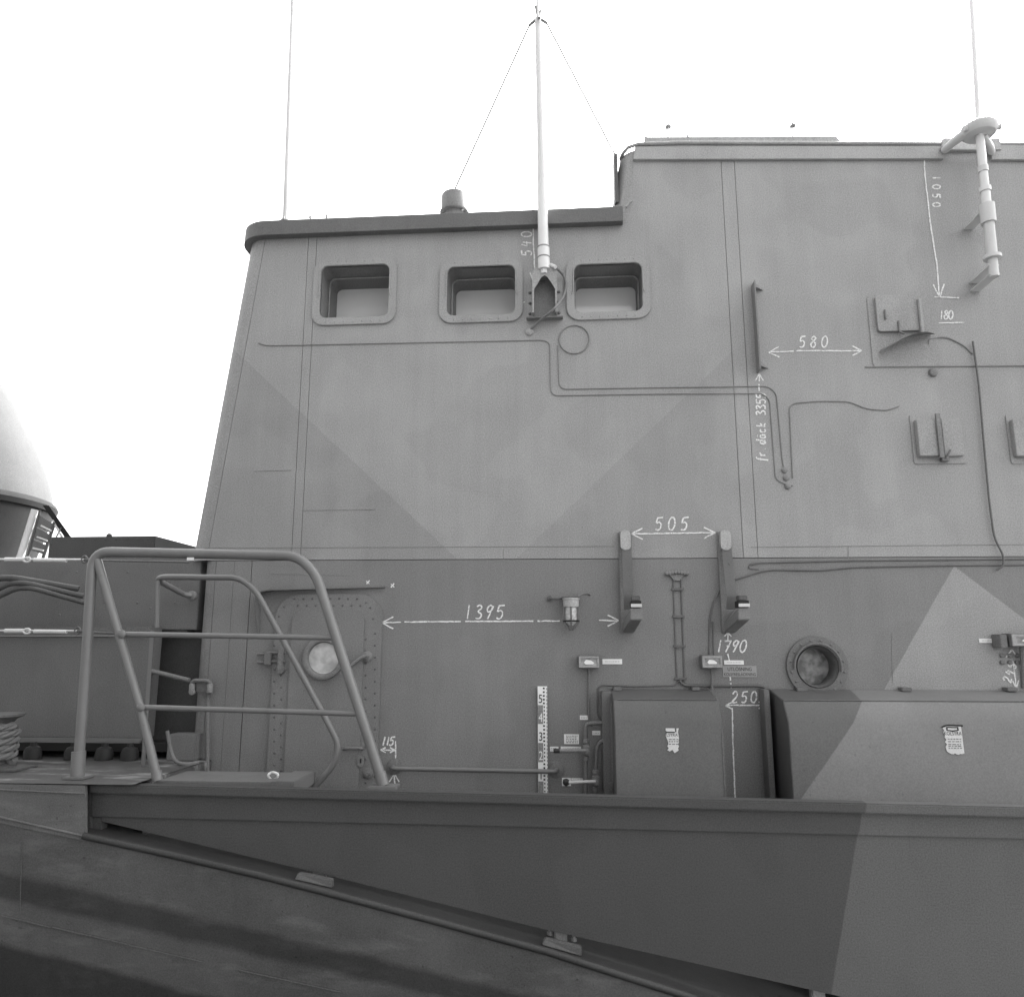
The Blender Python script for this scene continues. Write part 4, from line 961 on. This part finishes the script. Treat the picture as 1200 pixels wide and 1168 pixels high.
q = W(226, 698); MB().lathe((q.x, -.001, q.z), (0, -1, 0), [(.03, 0), (.03, .02), (.018, .028), (0, .028)], 16).build('wall_flange', 'rail', ir)
# little horizontal plank and ring
pl = thing('deck_plank', 'weathered flat step plank lying on the deck before the door', 'plank', W(280, 918, -.5))
xa0, xa1 = W(150, 916, -.55).x, W(346, 916, -.55).x; zp = W(280, 913, -.55).z
MB().box(xa0, xa1, -.62, -.30, zp-.045, zp).build('board', 'wood', pl, bevel=.004)
MB().box(xa1-.10, xa1+.02, -.626, -.29, zp-.06, zp+.006).build('end_batten', 'wood', pl, bevel=.003)
q = V((W(320, 910, -.5).x, -.5, zp+.012)); rg = MB().tube([q+V((.026*math.cos(k*math.pi/12), .004*math.sin(k), .018*math.sin(k*math.pi/12))) for k in range(25)], .006, 8, cap=False).build('shackle_ring', 'white'); tag(rg, 'small white ring standing on the flat step plank', 'ring')

# pipe with valve at the lower front corner of the house
gp = thing('hydrant_pipe', 'small bent hydrant pipe on the lower left corner of the deckhouse', 'pipe', W(240, 905))
MB().tube(fillet([W(224, 805, -.06), W(226, 797, -.08), W(246, 797.5, -.08), W(247, 808, -.07), W(243.5, 816, -.05), W(243, 925, -.05)], .03), .012, 10).build('pipe', 'low', gp)
MB().pbox(229, 798.5, 244, 812, -.06, -.002).build('valve_block', 'low', gp, bevel=.008)
for px in (225, 246): 
    q = W(px, 806, -.075); MB().lathe(q, (0, 0, 1), [(.0, -.03), (.018, -.026), (.018, .02), (.01, .03), (0, .03)], 10).build('coupling', 'mid', gp)
q = W(226, 811, -.09); MB().lathe(q, (0, -1, 0), [(.016, 0), (.014, .02), (0, .024)], 10).build('plug', 'mid', gp)
MB().tube([W(178, 786, -.05), W(222, 797, -.05)], .014, 10).build('pipe', 'low', gp)

# ------------------------------------------------------------------ forward platform, box, gun and gear at the left
YB = .05
gpz = lambda px, py, y: W(px, py, y).z
pf = thing('gun_platform', 'dark grey riveted steel platform wall on the foredeck left of the deckhouse', 'platform', W(100, 880, YB))
xL = W(-260, 700, YB).x; xR = W(233, 700, YB).x
MB().box(xL, xR, YB, YB+1.9, gpz(60, 738, YB), gpz(60, 654, YB)).build('upper_wall', 'plat', pf, bevel=.004)
MB().box(xL, W(176, 800, YB-.10).x, YB-.10, YB-.001, gpz(60, 864, YB-.1), gpz(60, 745, YB-.1)).build('lower_wall', 'plat', pf, bevel=.005)
MB().box(xL, W(178, 740, YB-.12).x, YB-.125, YB-.002, gpz(60, 744, YB-.12), gpz(60, 734, YB-.12)).build('ledge', 'plat', pf, bevel=.003)
MB().box(W(160, 800, YB).x, W(240, 800, YB).x, YB+.12, YB+.6, gpz(200, 872, YB), gpz(200, 738, YB)).build('recess_wall', 'platd', pf)
MB().box(W(184, 740, YB).x, W(218, 740, YB).x, YB+.02, YB+.1, gpz(200, 743, YB), gpz(200, 729, YB)).build('recess_bar', 'platd', pf, bevel=.004)
MB().box(xL, W(208, 868, YB).x, YB-.05, YB+1.2, gpz(60, 878, YB), gpz(60, 868.5, YB)).build('dark_gap_strip', 'black', pf)  # black strip in place of the shaded gap under the platform
for px in (-40, 38, 86, 122, 152):
    q = W(px, 884, YB-.12); f_ = MB().lathe((q.x, YB-.12, zfd+.002), (0, 0, 1), [(.05, 0), (.05, .04), (.04, .065), (.018, .075), (.018, .095), (0, .095)], 16).build('mounting_foot', 'black', pf)
MB().box(W(205, 880, .0).x, W(238, 880, .0).x, -.10, .02, zfd+.002, gpz(220, 858, 0)).build('corner_block', 'low', pf, bevel=.006)
m = MB()
for px, py in ((122, 706), (161, 706), (193, 679), (205, 706), (150, 670), (176, 712), (90, 670), (70, 720), (50, 680)): m.dome(W(px, py, YB), .008)
m.build('rivets', 'plat', pf, stuff=True)
YT = .55
bx = thing('ready_use_box', 'flat dark riveted box on top of the gun platform', 'box', W(120, 652, YT))
MB().box(W(57, 640, YT).x, W(181, 640, YT).x, YT, YT+.7, gpz(60, 654, YB)+.002, gpz(110, 628.5, YT)).build('case', 'platd', bx, bevel=.004)
m = MB()
for k in range(10): m.dome(W(61+k*12.5, 631.5, YT), .008)
for py in (637, 644): m.dome(W(60, py, YT), .008)
m.build('rivets', 'platd', bx, stuff=True)
q = W(128, 628, YT+.05); MB().lathe((q.x, YT+.05, q.z-.003), (0, 0, 1), [(.02, 0), (.02, .012), (.008, .022), (0, .024)], 10).build('knob', 'platd', bx)
YG = 1.7
gx = W(-105, 580, YG).x; gz = gpz(0, 583, YG)
rr = (W(54, 583, YG).x-gx)*.80
gun = thing('gun_turret', 'pale rounded gun turret dome on a dark cone at the left edge', 'gun turret', (gx, YG+.2, gpz(60, 654, YB)))
MB().lathe((gx, YG+.2, gz), (0, 0, 1), [(rr*.985, .02)]+[(rr*(.97-.50*(k/12)**1.4), .03+rr*1.12*(k/12)) for k in range(13)]+[(rr*.3, .03+rr*1.24), (0, .03+rr*1.3)], 64).build('dome', 'turret', gun)
MB().lathe((gx, YG+.2, gz), (0, 0, 1), [(rr*.9, -.05), (rr, -.045), (rr*1.015, .0), (rr*1.0, .035), (rr*.98, .05)], 64).build('base_ring', 'turretd', gun)
MB().lathe((gx, YG+.2, gz), (0, 0, 1), [(rr*.98, -.051), (rr*.84, -.62)], 64).build('cone', 'turretd', gun)
YL = 1.45
def bar(a, b, r, mat, nm, y=YL): MB().tube([W(*a, y), W(*b, y)], r, 10).build(nm, mat, gun)
bar((41, 597), (23, 655), .028, 'white', 'side_tube'); bar((47, 597), (32, 655), .010, 'dark', 'ladder_stile'); bar((64, 612), (50, 655), .014, 'dark', 'ladder_stile')
for k in range(3):
    t = k/2.6; a0 = (46-12*t, 604+36*t); b0_ = (63-11*t, 616+32*t)
    MB().quadbox([W(a0[0], a0[1], YL), W(b0_[0], b0_[1]-2, YL), W(b0_[0]-3, b0_[1]+9, YL), W(a0[0]-3, a0[1]+12, YL)], [W(a0[0], a0[1], YL+.03), W(b0_[0], b0_[1]-2, YL+.03), W(b0_[0]-3, b0_[1]+9, YL+.03), W(a0[0]-3, a0[1]+12, YL+.03)]).build('ladder_plate', 'low', gun)
    bar((48-12*t, 616+34*t), (60-12*t, 622+30*t), .008, 'galv', 'ladder_rung', YL-.03)
MB().quadbox([W(50, 592, YL), W(57, 592, YL), W(84, 630, YL), W(76, 630, YL)], [W(50, 592, YL+.05), W(57, 592, YL+.05), W(84, 630, YL+.05), W(76, 630, YL+.05)]).build('brace', 'turretd', gun)
bar((62, 610), (74, 632), .008, 'galv', 'strut'); bar((66, 629), (72, 618), .006, 'dark', 'strut')
# wire stays with turnbuckles
def stay(y0, x_end, label, dark_to):
    Ys = -.18
    a, b = W(-150, y0-1, Ys), W(x_end, y0, Ys)
    th = thing('wire_stay', label, 'wire stay', b, 'tensioned wire stays on the gun platform')
    MB().tube([a, b], .006, 8).build('wire', 'galv', th)
    MB().tube([W(6, y0, Ys), W(28, y0, Ys)], .013, 10).build('turnbuckle', 'galv', th); MB().tube([W(40, y0+.5, Ys), W(78, y0+1, Ys)], .012, 10).build('turnbuckle', 'galv', th)
    for px in (33,):
        q = W(px, y0+.3, Ys); MB().tube([q+V((.022*math.cos(k*math.pi/8), -.01, .014*math.sin(k*math.pi/8))) for k in range(17)], .006, 8, cap=False).build('shackle', 'galv', th)
    q = W(x_end, y0, Ys); MB().tube([q+V((.016*math.cos(k*math.pi/8), .0, .02*math.sin(k*math.pi/8))) for k in range(17)], .007, 8, cap=False).build('eye', 'dark', th)
    MB().tube([q, W(x_end+8, y0+.5, Ys)], .01, 8).build('eye_bolt', 'dark', th); MB().tube([W(x_end+8, y0+1, Ys), W(dark_to, y0+3, -.05)], .006, 8).build('tail_wire', 'dark', th)
stay(655.5, 99, 'upper wire stay with pale turnbuckle along the platform top edge', 222)
stay(739, 91, 'lower wire stay with pale turnbuckle along the platform ledge', 140)
# bent tubes stacked on the platform front
for k, (dx_, dy_) in enumerate(((-22, -8), (-8, -2), (0, 4))):
    pts = fillet([W(-60, 712+k*7, -.25), W(20+dx_, 683+dy_+2, -.25), W(38+dx_, 683+dy_+2, -.25), W(101+dx_*.4, 701+dy_*1.4, -.1)], .05)
    tb = MB().tube(pts, .019-.002*k, 10).build('bent_tube', 'platd'); tag(tb, ['longest bent grey tube, topmost of three by the platform wall', 'middle one of three bent grey tubes by the platform wall', 'lowest of three bent grey tubes by the platform wall'][k], 'tube', 'bent tubes at the left edge')
# bollard with rope
bo = thing('mooring_bollard', 'dark mooring bollard with flared top at the left edge of the foredeck', 'bollard', W(-6, 902, -.45))
bq = W(-8, 895, -.45); zt3 = W(-8, 836, -.45).z
MB().lathe((bq.x, -.45, zfd), (0, 0, 1), [(.11, .001), (.11, .02), (.07, .03), (.07, zt3-zfd-.06), (.085, zt3-zfd-.03), (.125, zt3-zfd-.012), (.125, zt3-zfd), (0, zt3-zfd)], 28).build('post', 'dark', bo)
MB().box(bq.x-.13, bq.x+.19, -.55, -.35, zfd+.001, zfd+.012).build('base', 'dark', bo, bevel=.003)
m = MB(); pts = []
n_t = 5
zlo, zhi = W(0, 893, -.45).z, W(0, 850, -.45).z
for k in range(n_t*24+1):
    a = k*2*math.pi/24; pts.append(V((bq.x+.092*math.cos(a), -.45+.092*math.sin(a), lerp(zlo, zhi, k/(n_t*24)))))
for s_ in range(3):
    P = []
    for k, p in enumerate(pts):
        a = k*2*math.pi/24; ph = k*.75+s_*2.094; rad = V((math.cos(a), math.sin(a), 0))
        P.append(p+rad*.011*math.cos(ph)+V((0, 0, .011*math.sin(ph))))
    m.tube(P, .0125, 7)
rp = m.build('mooring_rope', 'rope'); tag(rp, 'thick twisted rope wound five turns round the bollard', 'rope')
dr = MB().tube(fillet([W(196, 856, -.2), W(200, 880, -.2), W(206, 893, -.25), W(220, 896, -.25), W(232, 893, -.2)], .05), .011, 8).build('loose_rope', 'rope'); tag(dr, 'short loose rope end lying on deck by the deckhouse corner', 'rope')
